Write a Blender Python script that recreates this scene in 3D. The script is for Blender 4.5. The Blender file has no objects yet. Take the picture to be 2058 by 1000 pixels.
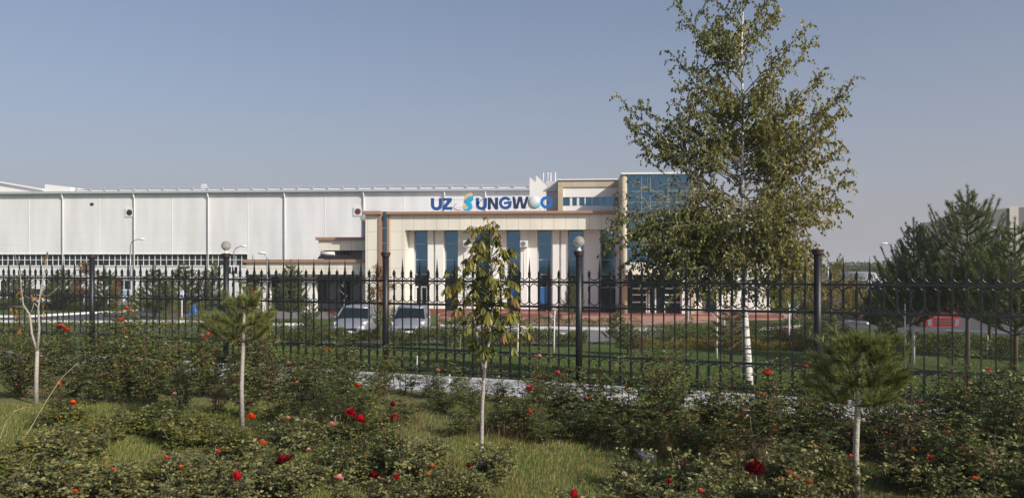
import bpy, math, random
import numpy as np
from mathutils import Vector, Matrix
R = math.radians
S = bpy.context.scene
COL = S.collection
random.seed(7)
# ------------------------------------------------------------------ camera, sky, sun, exposure
HC, FPX, CX, CY = 2.2, 1600.0, 1029.0, 532.0        # eye height, focal length in photo pixels, horizon point
cam_d = bpy.data.cameras.new('camera'); cam = bpy.data.objects.new('camera', cam_d); COL.objects.link(cam)
cam.location = (0, 0, HC); cam.rotation_euler = (R(90), 0, 0)
cam_d.sensor_width = 36; cam_d.lens = 36 * FPX / 2058; cam_d.shift_y = 32 / 2058
cam_d.clip_start = 0.1; cam_d.clip_end = 6000
S.camera = cam
SUN_EL, SUN_AZ = R(31), math.atan2(0.773, -0.634)     # azimuth from +Y towards +X
w = bpy.data.worlds.new('World'); S.world = w; w.use_nodes = True
nt = w.node_tree
sky = nt.nodes.new('ShaderNodeTexSky'); sky.sky_type = 'NISHITA'; sky.sun_disc = False
sky.sun_elevation = SUN_EL; sky.sun_rotation = SUN_AZ
sky.altitude = 400; sky.air_density = 0.9; sky.dust_density = 3.2; sky.ozone_density = 2.2
wg_ = nt.nodes.new('ShaderNodeNewGeometry'); wsx = nt.nodes.new('ShaderNodeSeparateXYZ'); nt.links.new(wg_.outputs['Incoming'], wsx.inputs[0])
def wm(op, a, b):                                    # dusty horizon: pale lilac-grey air thinning out with elevation
    n = nt.nodes.new('ShaderNodeMath'); n.operation = op
    for i, q in enumerate((a, b)):
        if isinstance(q, (int, float)): n.inputs[i].default_value = q
        else: nt.links.new(q, n.inputs[i])
    return n.outputs[0]
wf = wm('MULTIPLY', wm('EXPONENT', wm('MULTIPLY', wm('ABSOLUTE', wsx.outputs[2], 0), -4.2), 0), 1.0)
wmix = nt.nodes.new('ShaderNodeMix'); wmix.data_type = 'RGBA'; nt.links.new(wf, wmix.inputs[0]); nt.links.new(sky.outputs[0], wmix.inputs[6])
wmix.inputs[7].default_value = (3.5, 3.4, 3.75, 1)
nt.links.new(wmix.outputs[2], nt.nodes['Background'].inputs[0]); nt.nodes['Background'].inputs[1].default_value = 0.12
sd = bpy.data.lights.new('sun', 'SUN'); so = bpy.data.objects.new('sun', sd); COL.objects.link(so)
sd.energy = 4.4; sd.angle = R(0.6); sd.color = (1, .95, .87)
sv = Vector((math.cos(SUN_EL) * math.sin(SUN_AZ), math.cos(SUN_EL) * math.cos(SUN_AZ), math.sin(SUN_EL)))
so.rotation_euler = sv.to_track_quat('Z', 'Y').to_euler(); so.location = sv * 50
S.view_settings.view_transform = 'Standard'; S.view_settings.look = 'None'; S.view_settings.gamma = 1
S.view_settings.exposure = 0.0

# ------------------------------------------------------------------ materials
def mat(name, col, rough=.6, metal=0, spec=.5, noise=0, nscale=3, bump=0, bscale=20, coord='Object'):
    m = bpy.data.materials.new(name); m.use_nodes = True; t = m.node_tree; b = t.nodes['Principled BSDF']
    b.inputs['Base Color'].default_value = (*col, 1); b.inputs['Roughness'].default_value = rough
    b.inputs['Metallic'].default_value = metal; b.inputs['Specular IOR Level'].default_value = spec
    if noise or bump:
        tc = t.nodes.new('ShaderNodeTexCoord')
    if noise:
        n = t.nodes.new('ShaderNodeTexNoise'); n.inputs['Scale'].default_value = nscale; n.inputs['Detail'].default_value = 8
        n.inputs['Roughness'].default_value = .65
        t.links.new(tc.outputs[coord], n.inputs['Vector'])
        r = t.nodes.new('ShaderNodeValToRGB'); r.color_ramp.elements[0].position = .3; r.color_ramp.elements[1].position = .72
        r.color_ramp.elements[0].color = (*[c * (1 - noise) for c in col], 1)
        r.color_ramp.elements[1].color = (*[min(1, c * (1 + noise * .6)) for c in col], 1)
        t.links.new(n.outputs[0], r.inputs[0]); t.links.new(r.outputs[0], b.inputs['Base Color'])
    if bump:
        n2 = t.nodes.new('ShaderNodeTexNoise'); n2.inputs['Scale'].default_value = bscale; n2.inputs['Detail'].default_value = 6
        t.links.new(tc.outputs[coord], n2.inputs['Vector'])
        bp = t.nodes.new('ShaderNodeBump'); bp.inputs['Strength'].default_value = bump; bp.inputs['Distance'].default_value = .05
        t.links.new(n2.outputs[0], bp.inputs['Height']); t.links.new(bp.outputs[0], b.inputs['Normal'])
    return m

def panelmat(name, col, joint, bw, bh, mortar, ox=0, oz=0, rough=.5, noise=.06, offset=0):
    """facade cladding with real joints in the local X/Z plane"""
    m = mat(name, col, rough); t = m.node_tree; b = t.nodes['Principled BSDF']
    tc = t.nodes.new('ShaderNodeTexCoord'); sp = t.nodes.new('ShaderNodeSeparateXYZ'); cb = t.nodes.new('ShaderNodeCombineXYZ')
    t.links.new(tc.outputs['Object'], sp.inputs[0])
    ax = t.nodes.new('ShaderNodeMath'); ax.inputs[1].default_value = ox + 200 * bw
    az = t.nodes.new('ShaderNodeMath'); az.inputs[1].default_value = oz + 20 * bh
    t.links.new(sp.outputs[0], ax.inputs[0]); t.links.new(sp.outputs[2], az.inputs[0])
    t.links.new(ax.outputs[0], cb.inputs[0]); t.links.new(az.outputs[0], cb.inputs[1])
    br = t.nodes.new('ShaderNodeTexBrick'); br.offset = offset; br.squash = 1
    br.inputs['Scale'].default_value = 1; br.inputs['Brick Width'].default_value = bw; br.inputs['Row Height'].default_value = bh
    br.inputs['Mortar Size'].default_value = mortar; br.inputs['Mortar Smooth'].default_value = .1
    br.inputs['Color1'].default_value = (*col, 1); br.inputs['Color2'].default_value = (*[c * (1 - noise) for c in col], 1)
    br.inputs['Mortar'].default_value = (*joint, 1)
    t.links.new(cb.outputs[0], br.inputs['Vector'])
    n = t.nodes.new('ShaderNodeTexNoise'); n.inputs['Scale'].default_value = .6; n.inputs['Detail'].default_value = 8
    mp = t.nodes.new('ShaderNodeMapping'); mp.inputs['Scale'].default_value = (1.5, 1.5, .25)
    t.links.new(tc.outputs['Object'], mp.inputs[0]); t.links.new(mp.outputs[0], n.inputs['Vector'])
    mr = t.nodes.new('ShaderNodeMapRange'); mr.inputs[1].default_value = .3; mr.inputs[2].default_value = .7
    mr.inputs[3].default_value = .86; mr.inputs[4].default_value = 1.03
    t.links.new(n.outputs[0], mr.inputs[0])
    mx = t.nodes.new('ShaderNodeMix'); mx.data_type = 'RGBA'; mx.blend_type = 'MULTIPLY'; mx.inputs[0].default_value = 1
    t.links.new(br.outputs[0], mx.inputs[6]); t.links.new(mr.outputs[0], mx.inputs[7]); t.links.new(mx.outputs[2], b.inputs['Base Color'])
    return m

LEAFK = dict(rose_leaf=(2.15, 1.85, 1.5), rose_leaf_grey=(2.1, 1.8, 1.4), weed_leaf=(1.7, 1.5, 1.15), birch_leaf=(2.05, 1.8, 1.35), pine_needle=(2.1, 1.8, 1.9), young_pine_needle=(1.55, 1.42, 1.2), hedge_leaf=(1.7, 1.5, 1.3), grass_blade=(2.3, 1.85, 1.9), lawn_blade=(1.8, 1.15, 1.3), dry_grass=(.75, .72, .65), chestnut_leaf=(1.2, 1.15, 1))
def leafmat(name, stops, trans=.3, rough=.45):
    k_ = LEAFK.get(name, (1, 1, 1)); stops = [(p, tuple(min(.8, c*q) for c, q in zip(col, k_))) for p, col in stops]
    m = bpy.data.materials.new(name); m.use_nodes = True; t = m.node_tree; b = t.nodes['Principled BSDF']
    a = t.nodes.new('ShaderNodeAttribute'); a.attribute_name = 'rnd'
    r = t.nodes.new('ShaderNodeValToRGB'); e = r.color_ramp.elements
    e[0].position = stops[0][0]; e[0].color = (*stops[0][1], 1); e[1].position = stops[-1][0]; e[1].color = (*stops[-1][1], 1)
    for p, c in stops[1:-1]:
        q = e.new(p); q.color = (*c, 1)
    t.links.new(a.outputs['Fac'], r.inputs[0]); t.links.new(r.outputs[0], b.inputs['Base Color'])
    b.inputs['Roughness'].default_value = rough; b.inputs['Specular IOR Level'].default_value = .35
    tr = t.nodes.new('ShaderNodeBsdfTranslucent'); t.links.new(r.outputs[0], tr.inputs[0])
    mx = t.nodes.new('ShaderNodeMixShader'); mx.inputs[0].default_value = trans
    t.links.new(b.outputs[0], mx.inputs[1]); t.links.new(tr.outputs[0], mx.inputs[2])
    t.links.new(mx.outputs[0], t.nodes['Material Output'].inputs[0])
    return m

M = {}
M['white'] = mat('white_paint', (.80, .78, .75), .6, noise=.04, nscale=2)
M['whiteframe'] = mat('white_frame', (.78, .78, .77), .4)
M['hall'] = panelmat('white_hall_panel', (.80, .785, .785), (.73, .715, .715), 60, 1.12, .02, 0, .3, .5, .0)
M['hallroof'] = mat('hall_roof_white', (.78, .76, .74), .5, noise=.06, nscale=.5)
M['grey_trim'] = mat('grey_trim', (.42, .45, .48), .5)
M['wall'] = mat('office_wall', (.83, .80, .755), .7, noise=.04, nscale=1.2, bump=.1, bscale=60)
M['cream'] = panelmat('cream_cladding', (.83, .775, .66), (.52, .47, .39), .80, 1.26, .016, .36, .55, .45, .04)
M['tan'] = panelmat('tan_cladding', (.58, .48, .34), (.40, .32, .23), .30, .52, .010, .0, .05, .5, .12)
M['brown'] = mat('brown_trim', (.36, .215, .14), .5, noise=.06, nscale=2)
M['glass'] = mat('blue_glass', (.10, .205, .285), .05, metal=.92)
M['darkglass'] = mat('dark_glass', (.012, .018, .022), .1, spec=.6)
M['hallglass'] = mat('hall_glass', (.02, .025, .03), .15, spec=.4, noise=.9, nscale=.7)
M['bluepanel'] = mat('blue_panel', (.03, .12, .30), .3)
M['plinth'] = panelmat('red_granite', (.26, .10, .07), (.16, .08, .06), .8, .4, .01, noise=.2)
M['redpave'] = mat('red_paving', (.40, .22, .17), .8, noise=.15, nscale=1.5)
M['shade'] = mat('shaded_wall_grey', (.50, .49, .50), .7, noise=.05, nscale=1)  # darker grey paints the shade into set-back and rear walls
M['concrete'] = mat('concrete', (.42, .42, .42), .85, noise=.25, nscale=3, bump=.5, bscale=25)
M['kerb'] = mat('white_kerb', (.78, .77, .74), .7, noise=.2, nscale=4)
M['asphalt'] = mat('asphalt', (.075, .072, .078), .9, noise=.15, nscale=1.2, bump=.2, bscale=60)
M['asphalt2'] = mat('asphalt_light', (.185, .175, .165), .9, noise=.15, nscale=.8, bump=.2, bscale=60)
M['iron'] = mat('black_iron', (.014, .015, .017), .42, spec=.5, noise=.4, nscale=14, bump=.15, bscale=70)
M['rust'] = mat('rusty_cap', (.05, .022, .018), .6, noise=.4, nscale=20)
M['bark_white'] = None
M['bark'] = mat('grey_bark', (.30, .25, .20), .85, noise=.35, nscale=18, bump=.5, bscale=40)
M['bark_pale'] = mat('pale_bark', (.42, .37, .31), .85, noise=.3, nscale=25, bump=.4, bscale=50)
M['lime'] = mat('limewashed_bark', (.72, .71, .68), .85, noise=.25, nscale=10)
M['bark_pine'] = mat('pine_bark', (.15, .11, .08), .85, noise=.35, nscale=20, bump=.5, bscale=40)
M['cane'] = leafmat('rose_cane', [(0, (.06, .075, .03)), (1, (.11, .06, .035))], .0)
M['rose'] = leafmat('rose_leaf', [(0, (.022, .042, .014)), (.45, (.045, .072, .024)), (.8, (.085, .105, .036)), (.93, (.13, .125, .04)), (.965, (.10, .03, .022)), (1, (.16, .055, .03))], .22, .38)
M['rosedull'] = leafmat('rose_leaf_grey', [(0, (.045, .062, .03)), (.6, (.085, .105, .05)), (1, (.15, .14, .06))], .22, .4)
M['deadleaf'] = leafmat('withered_leaf', [(0, (.09, .06, .03)), (.5, (.13, .10, .045)), (1, (.17, .065, .04))], .2, .6)
M['weed'] = leafmat('weed_leaf', [(0, (.045, .07, .02)), (.6, (.10, .125, .035)), (.9, (.17, .165, .05)), (1, (.22, .12, .04))], .25, .5)
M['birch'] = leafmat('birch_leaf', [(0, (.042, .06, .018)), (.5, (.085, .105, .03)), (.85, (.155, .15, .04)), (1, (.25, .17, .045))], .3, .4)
M['chestnut'] = leafmat('chestnut_leaf', [(0, (.075, .085, .02)), (.45, (.16, .16, .035)), (.75, (.26, .225, .05)), (.86, (.26, .12, .05)), (1, (.22, .075, .045))], .3, .4)
M['needle'] = leafmat('pine_needle', [(0, (.04, .07, .025)), (.6, (.075, .115, .035)), (1, (.14, .16, .05))], .15, .5)
M['needle_near'] = leafmat('young_pine_needle', [(0, (.06, .085, .025)), (.6, (.12, .15, .045)), (1, (.21, .21, .075))], .15, .45)
M['needle_gold'] = leafmat('golden_pine_needle', [(0, (.10, .08, .02)), (.6, (.17, .13, .035)), (1, (.24, .17, .05))], .15, .5)
M['hedge'] = leafmat('hedge_leaf', [(0, (.028, .048, .014)), (.6, (.065, .09, .024)), (1, (.14, .15, .04))], .2, .4)
M['yellow'] = leafmat('yellow_leaf', [(0, (.14, .13, .03)), (.6, (.28, .23, .04)), (1, (.33, .17, .04))], .3, .5)
M['orange'] = leafmat('autumn_leaf', [(0, (.14, .06, .025)), (.6, (.30, .14, .04)), (1, (.34, .22, .06))], .3, .5)
M['redleaf'] = leafmat('red_leaf', [(0, (.10, .025, .02)), (.6, (.20, .05, .03)), (1, (.26, .12, .06))], .3, .5)
M['grass'] = leafmat('grass_blade', [(0, (.045, .085, .018)), (.7, (.095, .14, .03)), (1, (.22, .19, .07))], .25, .5)
M['lawn_blade'] = leafmat('lawn_blade', [(0, (.035, .09, .015)), (.8, (.065, .14, .025)), (1, (.12, .17, .04))], .25, .5)
M['dry'] = leafmat('dry_grass', [(0, (.16, .10, .045)), (.6, (.30, .21, .10)), (1, (.42, .33, .18))], .2, .6)
M['silver'] = mat('silver_paint', (.44, .44, .46), .3, .6)
M['whitecar'] = mat('white_car_paint', (.75, .75, .75), .3)
M['tyre'] = mat('tyre', (.02, .02, .02), .8)
M['chrome'] = mat('chrome', (.7, .7, .7), .15, 1)
M['lampglass'] = mat('headlight', (.65, .67, .7), .1)
M['redtruck'] = mat('red_truck', (.55, .015, .02), .3)
M['blackplastic'] = mat('black_plastic', (.02, .02, .022), .5)
M['greymetal'] = mat('grey_metal', (.30, .31, .33), .35, .5, noise=.1)
M['bluesign'] = mat('sign_blue', (.015, .075, .29), .4)
M['bluesign2'] = mat('sign_bright_blue', (.01, .14, .50), .4)
M['navy'] = mat('sign_navy', (.012, .03, .10), .4)
M['cyan'] = mat('sign_cyan', (.02, .38, .62), .4)
M['creamball'] = mat('sign_sand', (.68, .49, .25), .5)
M['swoosh'] = mat('sign_taupe', (.38, .29, .26), .5)
M['signwhite'] = mat('road_sign_white', (.75, .76, .78), .5)
M['roadblue'] = mat('road_sign_blue', (.02, .08, .35), .5)
M['cloth'] = mat('blue_cloth', (.04, .18, .55), .8)
M['fargrey'] = mat('far_hall_grey', (.10, .095, .10), .7, noise=.08, nscale=.15)
M['farcream'] = mat('far_cream', (.42, .385, .34), .7, noise=.1, nscale=.3)
M['wood'] = mat('old_plank', (.28, .19, .08), .8, noise=.4, nscale=12)
for k, c in dict(red=(.50, .008, .018), dark=(.16, .003, .008), coral=(.78, .13, .10), orange=(.85, .12, .02), pink=(.80, .38, .32), dryor=(.48, .17, .05), whitef=(.75, .62, .55)).items():
    M['petal_' + k] = leafmat('petal_' + k, [(0, tuple(x * .65 for x in c)), (1, c)], .25, .5)

def birchbark():
    m = mat('birch_bark', (.72, .70, .66), .7); t = m.node_tree; b = t.nodes['Principled BSDF']
    tc = t.nodes.new('ShaderNodeTexCoord'); mp = t.nodes.new('ShaderNodeMapping'); mp.inputs['Scale'].default_value = (4, 4, 16)
    n = t.nodes.new('ShaderNodeTexNoise'); n.inputs['Scale'].default_value = 1.2; n.inputs['Detail'].default_value = 5
    r = t.nodes.new('ShaderNodeValToRGB'); r.color_ramp.elements[0].position = .40; r.color_ramp.elements[0].color = (.05, .04, .035, 1)
    r.color_ramp.elements[1].position = .49; r.color_ramp.elements[1].color = (.70, .68, .63, 1)
    t.links.new(tc.outputs['Object'], mp.inputs[0]); t.links.new(mp.outputs[0], n.inputs['Vector']); t.links.new(n.outputs[0], r.inputs[0])
    t.links.new(r.outputs[0], b.inputs['Base Color'])
    return m
M['bark_white'] = birchbark()

def groundmat(name, c1, c2, c3, s1, s2):
    m = mat(name, c1, .95, spec=.2); t = m.node_tree; b = t.nodes['Principled BSDF']
    tc = t.nodes.new('ShaderNodeTexCoord')
    n = t.nodes.new('ShaderNodeTexNoise'); n.inputs['Scale'].default_value = s1; n.inputs['Detail'].default_value = 10; n.inputs['Roughness'].default_value = .7
    n2 = t.nodes.new('ShaderNodeTexNoise'); n2.inputs['Scale'].default_value = s2; n2.inputs['Detail'].default_value = 8
    t.links.new(tc.outputs['Object'], n.inputs['Vector']); t.links.new(tc.outputs['Object'], n2.inputs['Vector'])
    r = t.nodes.new('ShaderNodeValToRGB'); r.color_ramp.elements[0].position = .35; r.color_ramp.elements[0].color = (*c1, 1)
    r.color_ramp.elements[1].position = .65; r.color_ramp.elements[1].color = (*c2, 1)
    t.links.new(n.outputs[0], r.inputs[0])
    r2 = t.nodes.new('ShaderNodeValToRGB'); r2.color_ramp.elements[0].position = .52; r2.color_ramp.elements[1].position = .66
    t.links.new(n2.outputs[0], r2.inputs[0])
    mx = t.nodes.new('ShaderNodeMix'); mx.data_type = 'RGBA'; t.links.new(r2.outputs[0], mx.inputs[0])
    t.links.new(r.outputs[0], mx.inputs[6]); mx.inputs[7].default_value = (*c3, 1)
    t.links.new(mx.outputs[2], b.inputs['Base Color'])
    n3 = t.nodes.new('ShaderNodeTexNoise'); n3.inputs['Scale'].default_value = 35; n3.inputs['Detail'].default_value = 8
    t.links.new(tc.outputs['Object'], n3.inputs['Vector'])
    bp = t.nodes.new('ShaderNodeBump'); bp.inputs['Strength'].default_value = .9; bp.inputs['Distance'].default_value = .05
    t.links.new(n3.outputs[0], bp.inputs['Height']); t.links.new(bp.outputs[0], b.inputs['Normal'])
    return m
M['ground_far'] = groundmat('lawn_ground', (.06, .10, .024), (.085, .13, .03), (.11, .13, .045), 2.0, .25)
M['ground_near'] = groundmat('rough_ground', (.15, .155, .055), (.20, .20, .075), (.20, .14, .08), 4.0, .8)

# ------------------------------------------------------------------ mesh helpers
class MB:
    def __init__(s): s.v = []; s.f = []
    def quad(s, a, b, c, d):
        n = len(s.v); s.v += [a, b, c, d]; s.f.append((n, n+1, n+2, n+3)); return s
    def box(s, x0, x1, y0, y1, z0, z1):
        x0, x1 = sorted((x0, x1)); y0, y1 = sorted((y0, y1)); z0, z1 = sorted((z0, z1))
        n = len(s.v)
        s.v += [(x0,y0,z0),(x1,y0,z0),(x1,y1,z0),(x0,y1,z0),(x0,y0,z1),(x1,y0,z1),(x1,y1,z1),(x0,y1,z1)]
        for f in ((3,2,1,0),(4,5,6,7),(0,1,5,4),(1,2,6,5),(2,3,7,6),(3,0,4,7)): s.f.append(tuple(n+i for i in f))
        return s
    def prism(s, pts, y0, y1):          # polygon in X/Z, counter-clockwise seen from -Y, extruded along Y
        n = len(s.v); k = len(pts)
        s.v += [(p[0], y0, p[1]) for p in pts] + [(p[0], y1, p[1]) for p in pts]
        s.f.append(tuple(n+i for i in range(k))); s.f.append(tuple(n+k+i for i in reversed(range(k))))
        for i in range(k):
            j = (i+1) % k; s.f.append((n+i, n+k+i, n+k+j, n+j))
        return s
    def tube(s, pts, rad, sides=6, cap=True):
        pts = [Vector(p) for p in pts]; k = len(pts)
        if not hasattr(rad, '__len__'): rad = [rad]*k
        n0 = len(s.v); up = Vector((0, 0, 1))
        for i, p in enumerate(pts):
            t = (pts[min(i+1, k-1)] - pts[max(i-1, 0)])
            t = t.normalized() if t.length > 1e-9 else Vector((0,0,1))
            a = t.cross(Vector((1, 0, 0)) if abs(t.z) > .8 else up).normalized(); b = t.cross(a)
            for j in range(sides):
                q = 2*math.pi*j/sides
                s.v.append(tuple(p + (a*math.cos(q) + b*math.sin(q))*rad[i]))
        for i in range(k-1):
            for j in range(sides):
                j2 = (j+1) % sides
                s.f.append((n0+i*sides+j, n0+(i+1)*sides+j, n0+(i+1)*sides+j2, n0+i*sides+j2))
        if cap:
            s.f.append(tuple(n0+j for j in range(sides))); s.f.append(tuple(n0+(k-1)*sides+j for j in reversed(range(sides))))
        return s
    def lathe(s, prof, cx=0, cy=0, sides=16):
        n0 = len(s.v); k = len(prof)
        for r, z in prof:
            for j in range(sides):
                q = 2*math.pi*j/sides; s.v.append((cx + r*math.cos(q), cy + r*math.sin(q), z))
        for i in range(k-1):
            for j in range(sides):
                j2 = (j+1) % sides; s.f.append((n0+i*sides+j, n0+i*sides+j2, n0+(i+1)*sides+j2, n0+(i+1)*sides+j))
        return s
    def sphere(s, c, r, seg=16, rings=10, sc=(1,1,1)):
        n0 = len(s.v)
        for i in range(rings+1):
            a = math.pi*i/rings
            for j in range(seg):
                q = 2*math.pi*j/seg
                s.v.append((c[0]+r*sc[0]*math.sin(a)*math.cos(q), c[1]+r*sc[1]*math.sin(a)*math.sin(q), c[2]-r*sc[2]*math.cos(a)))
        for i in range(rings):
            for j in range(seg):
                j2=(j+1)%seg; s.f.append((n0+i*seg+j, n0+i*seg+j2, n0+(i+1)*seg+j2, n0+(i+1)*seg+j))
        return s
    def mesh(s, name, m, smooth=False):
        me = bpy.data.meshes.new(name); me.from_pydata([tuple(v) for v in s.v], [], s.f)
        me.materials.append(m)
        if smooth: me.polygons.foreach_set('use_smooth', [True]*len(me.polygons))
        me.update(); return me
    def build(s, name, m, parent=None, smooth=False, bevel=0):
        return link(name, s.mesh(name, m, smooth), parent, bevel)

def link(name, me, parent=None, bevel=0):
    o = bpy.data.objects.new(name, me); COL.objects.link(o)
    if parent is not None: o.parent = parent
    if bevel:
        b = o.modifiers.new('bevel', 'BEVEL'); b.width = bevel; b.segments = 2; b.limit_method = 'ANGLE'
    return o
def tag(o, label=None, cat=None, group=None, kind=None):
    if label: o['label'] = label
    if cat: o['category'] = cat
    if group: o['group'] = group
    if kind: o['kind'] = kind
    return o
def thing(name, label, cat, loc=(0,0,0), rz=0, group=None):
    o = bpy.data.objects.new(name, None); COL.objects.link(o); o.empty_display_size = .3
    o.location = loc; o.rotation_euler = (0, 0, rz); return tag(o, label, cat, group)
def copy_tree(o, parent=None):
    c = o.copy(); COL.objects.link(c)
    if parent is not None: c.parent = parent
    for ch in list(o.children): copy_tree(ch, c)
    return c
def npmesh(name, V, F, m, rnd=None, smooth=False):
    """V (N,3), F (M,k) with one k; rnd per face"""
    me = bpy.data.meshes.new(name); V = np.asarray(V, np.float32); F = np.asarray(F, np.int32)
    me.vertices.add(len(V)); me.vertices.foreach_set('co', V.ravel())
    k = F.shape[1]; me.loops.add(F.size); me.loops.foreach_set('vertex_index', F.ravel())
    me.polygons.add(len(F)); me.polygons.foreach_set('loop_start', np.arange(len(F), dtype=np.int32)*k)
    me.polygons.foreach_set('loop_total', np.full(len(F), k, np.int32))
    if rnd is not None:
        a = me.attributes.new('rnd', 'FLOAT', 'FACE'); a.data.foreach_set('value', np.asarray(rnd, np.float32))
    if smooth: me.polygons.foreach_set('use_smooth', np.ones(len(F), bool))
    me.materials.append(m); me.update(calc_edges=True); return me
def norm(a): return a / np.maximum(np.linalg.norm(a, axis=-1, keepdims=True), 1e-9)
def leaves(P, D, N, L, W, rng, fold=.25, wpos=.42):
    """folded pointed leaves: base P, direction D, rough normal N; 5 verts, 2 quads each"""
    P = np.asarray(P, float); n = len(P); D = norm(np.asarray(D, float)); N = np.asarray(N, float)
    B = norm(np.cross(D, N)); N = norm(np.cross(B, D)); L = np.broadcast_to(L, (n,))[:, None]; W = np.broadcast_to(W, (n,))[:, None]
    mid = P + D*L*.5 - N*W*fold; tip = P + D*L - N*L*.12
    l = P + D*L*wpos + B*W*.5; r = P + D*L*wpos - B*W*.5
    V = np.stack([P, l, tip, r, mid], 1).reshape(-1, 3)
    i = np.arange(n)[:, None]*5
    F = np.concatenate([i + np.array([[0, 4, 2, 1]]), i + np.array([[0, 3, 2, 4]])], 1).reshape(-1, 4)
    rr = np.repeat(rng.random(n), 2)
    return V, F, rr
def needles(P, D, L, W, rng):
    """thin triangles"""
    n = len(P); D = norm(D); A = rng.normal(size=(n, 3)); B = norm(np.cross(D, A))
    L = np.broadcast_to(L, (n,))[:, None]; 
    V = np.stack([P + B*W*.5, P - B*W*.5, P + D*L], 1).reshape(-1, 3)
    F = np.arange(3*n).reshape(-1, 3); return V, F, rng.random(n)
def merge(parts):
    V = []; F = []; r = []; o = 0
    for v, f, q in parts:
        V.append(v); F.append(f + o); r.append(q); o += len(v)
    return np.concatenate(V), np.concatenate(F), np.concatenate(r)

# pixel of the photo -> plan position on the ground (real distances)
def at(px, D): return ((px - CX)/FPX*D, D)
def zat(py, D): return HC - (py - CY)/FPX*D

# ------------------------------------------------------------------ terrain
FA = R(22.1); FE = np.array([math.cos(FA), -math.sin(FA)]); FN = np.array([math.sin(FA), math.cos(FA)])
FP0 = np.array([5.03, 13.1]); FL = 4.1
def sfen(x, y): return (x-FP0[0])*FN[0] + (y-FP0[1])*FN[1]
def gz(x, y):
    t = min(1, max(0, (sfen(x, y)-.8)/13.0)); t = t*(1-.35) + .35*t*t*(3-2*t)
    return -1.2*t
def fpt(u, s, z=0):                 # along the fence, beyond it, height
    p = FP0 + FE*u + FN*s; return (p[0], p[1], z)
us = np.concatenate([[-2500, -900, -300, -120, -70], np.arange(-50, 32, 2.0), [45, 80, 200, 800, 2500]])
ss = np.concatenate([[-300, -60, -20], np.arange(-14, .5, .6), np.arange(.8, 16, .8), [20, 30, 50, 80, 150, 400, 1200, 4000]])
g = []; 
for s_ in ss:
    for u_ in us:
        p = fpt(u_, s_); g.append((p[0], p[1], gz(p[0], p[1])))
nu = len(us)
gf = [(i*nu+j, i*nu+j+1, (i+1)*nu+j+1, (i+1)*nu+j) for i in range(len(ss)-1) for j in range(nu-1)]
me = bpy.data.meshes.new('ground'); me.from_pydata(g, [], gf); me.materials.append(M['ground_far']); me.materials.append(M['ground_near'])
for k, p in enumerate(me.polygons):
    p.use_smooth = True
    if ss[k//(nu-1)] < -.9: p.material_index = 1
me.update(); tag(link('ground', me), kind='structure')

def sheet(name, pts, z, m, thick=0):
    b = MB(); n = len(pts)
    b.v = [(x, y, z) for x, y in pts]; b.f = [tuple(range(n))]
    if thick:
        b.v += [(x, y, z-thick) for x, y in pts]
        for i in range(n): j = (i+1) % n; b.f.append((i, i+n, j+n, j))
    o = b.build(name, m); return tag(o, kind='structure')
def gpx(px, py, z=-1.2):
    D = (HC-z)*FPX/(py-CY); return at(px, D)
def ccw(p):
    a = sum(p[i][0]*p[(i+1) % len(p)][1]-p[(i+1) % len(p)][0]*p[i][1] for i in range(len(p))); return p if a > 0 else p[::-1]
# parking lane, the far lane at left, the right-hand road, the red plaza
sheet('parking_lane', ccw([gpx(-500, 668), gpx(400, 667), gpx(560, 680), gpx(650, 691), gpx(1180, 691), gpx(1250, 679), gpx(1340, 676), gpx(1345, 655), gpx(-500, 655)]), -1.192, M['asphalt2'])
sheet('left_road', ccw([gpx(-500, 645), gpx(395, 645), gpx(560, 634), gpx(560, 626), gpx(275, 623.5), gpx(60, 635), gpx(-500, 650)][:6]), -1.188, M['asphalt'])
sheet('road', ccw([gpx(1630, 654), gpx(1790, 664), gpx(2500, 690), gpx(3200, 640), gpx(1640, 622)]), -1.19, M['asphalt'])
sheet('red_plaza', ccw([gpx(880, 653), gpx(1340, 653.5), gpx(1420, 648), gpx(1640, 640), gpx(1600, 630), gpx(880, 630)]), -1.186, M['redpave'])
sheet('porch_floor', ccw([gpx(450, 641), gpx(735, 641), gpx(735, 610), gpx(480, 610)]), -1.184, M['asphalt2'])
def kerb(name, a, b, w_=.18, h=.14, z=-1.2, m='kerb', seg=1.0):
    a = Vector((*a, 0)); b = Vector((*b, 0)); d = (b-a); L = d.length; d.normalize(); n = Vector((-d.y, d.x, 0))
    B = MB(); k = max(1, int(L/seg)); rr = random.Random(int(L*100))
    for i in range(k):
        p = a + d*(L*i/k); q = a + d*(L*(i+1)/k - .02); hh = h + rr.uniform(-.012, .012)
        c = [p-n*w_/2, q-n*w_/2, q+n*w_/2, p+n*w_/2]; n0 = len(B.v)
        B.v += [(v.x, v.y, z-.05) for v in c] + [(v.x, v.y, z+hh) for v in c]
        for f in ((4,5,6,7),(0,1,5,4),(1,2,6,5),(2,3,7,6),(3,0,4,7)): B.f.append(tuple(n0+i_ for i_ in f))
    return tag(B.build(name, M[m]), kind='structure')
kerb('kerb', gpx(-500, 648), gpx(410, 648))
kerb('kerb', gpx(60, 637), gpx(275, 625)); kerb('kerb', gpx(-300, 639), gpx(58, 637.3))
kerb('kerb', gpx(545, 654), gpx(610, 654)); kerb('kerb', gpx(885, 656.5), gpx(1260, 664)); kerb('kerb', gpx(1260, 664), gpx(1345, 664))
kerb('kerb', gpx(985, 672), gpx(1170, 675)); kerb('kerb', gpx(1520, 664), gpx(1640, 656))
kerb('kerb', gpx(1700, 648), gpx(1745, 652)); kerb('kerb', gpx(1900, 668), gpx(2200, 682), m='concrete')

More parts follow.
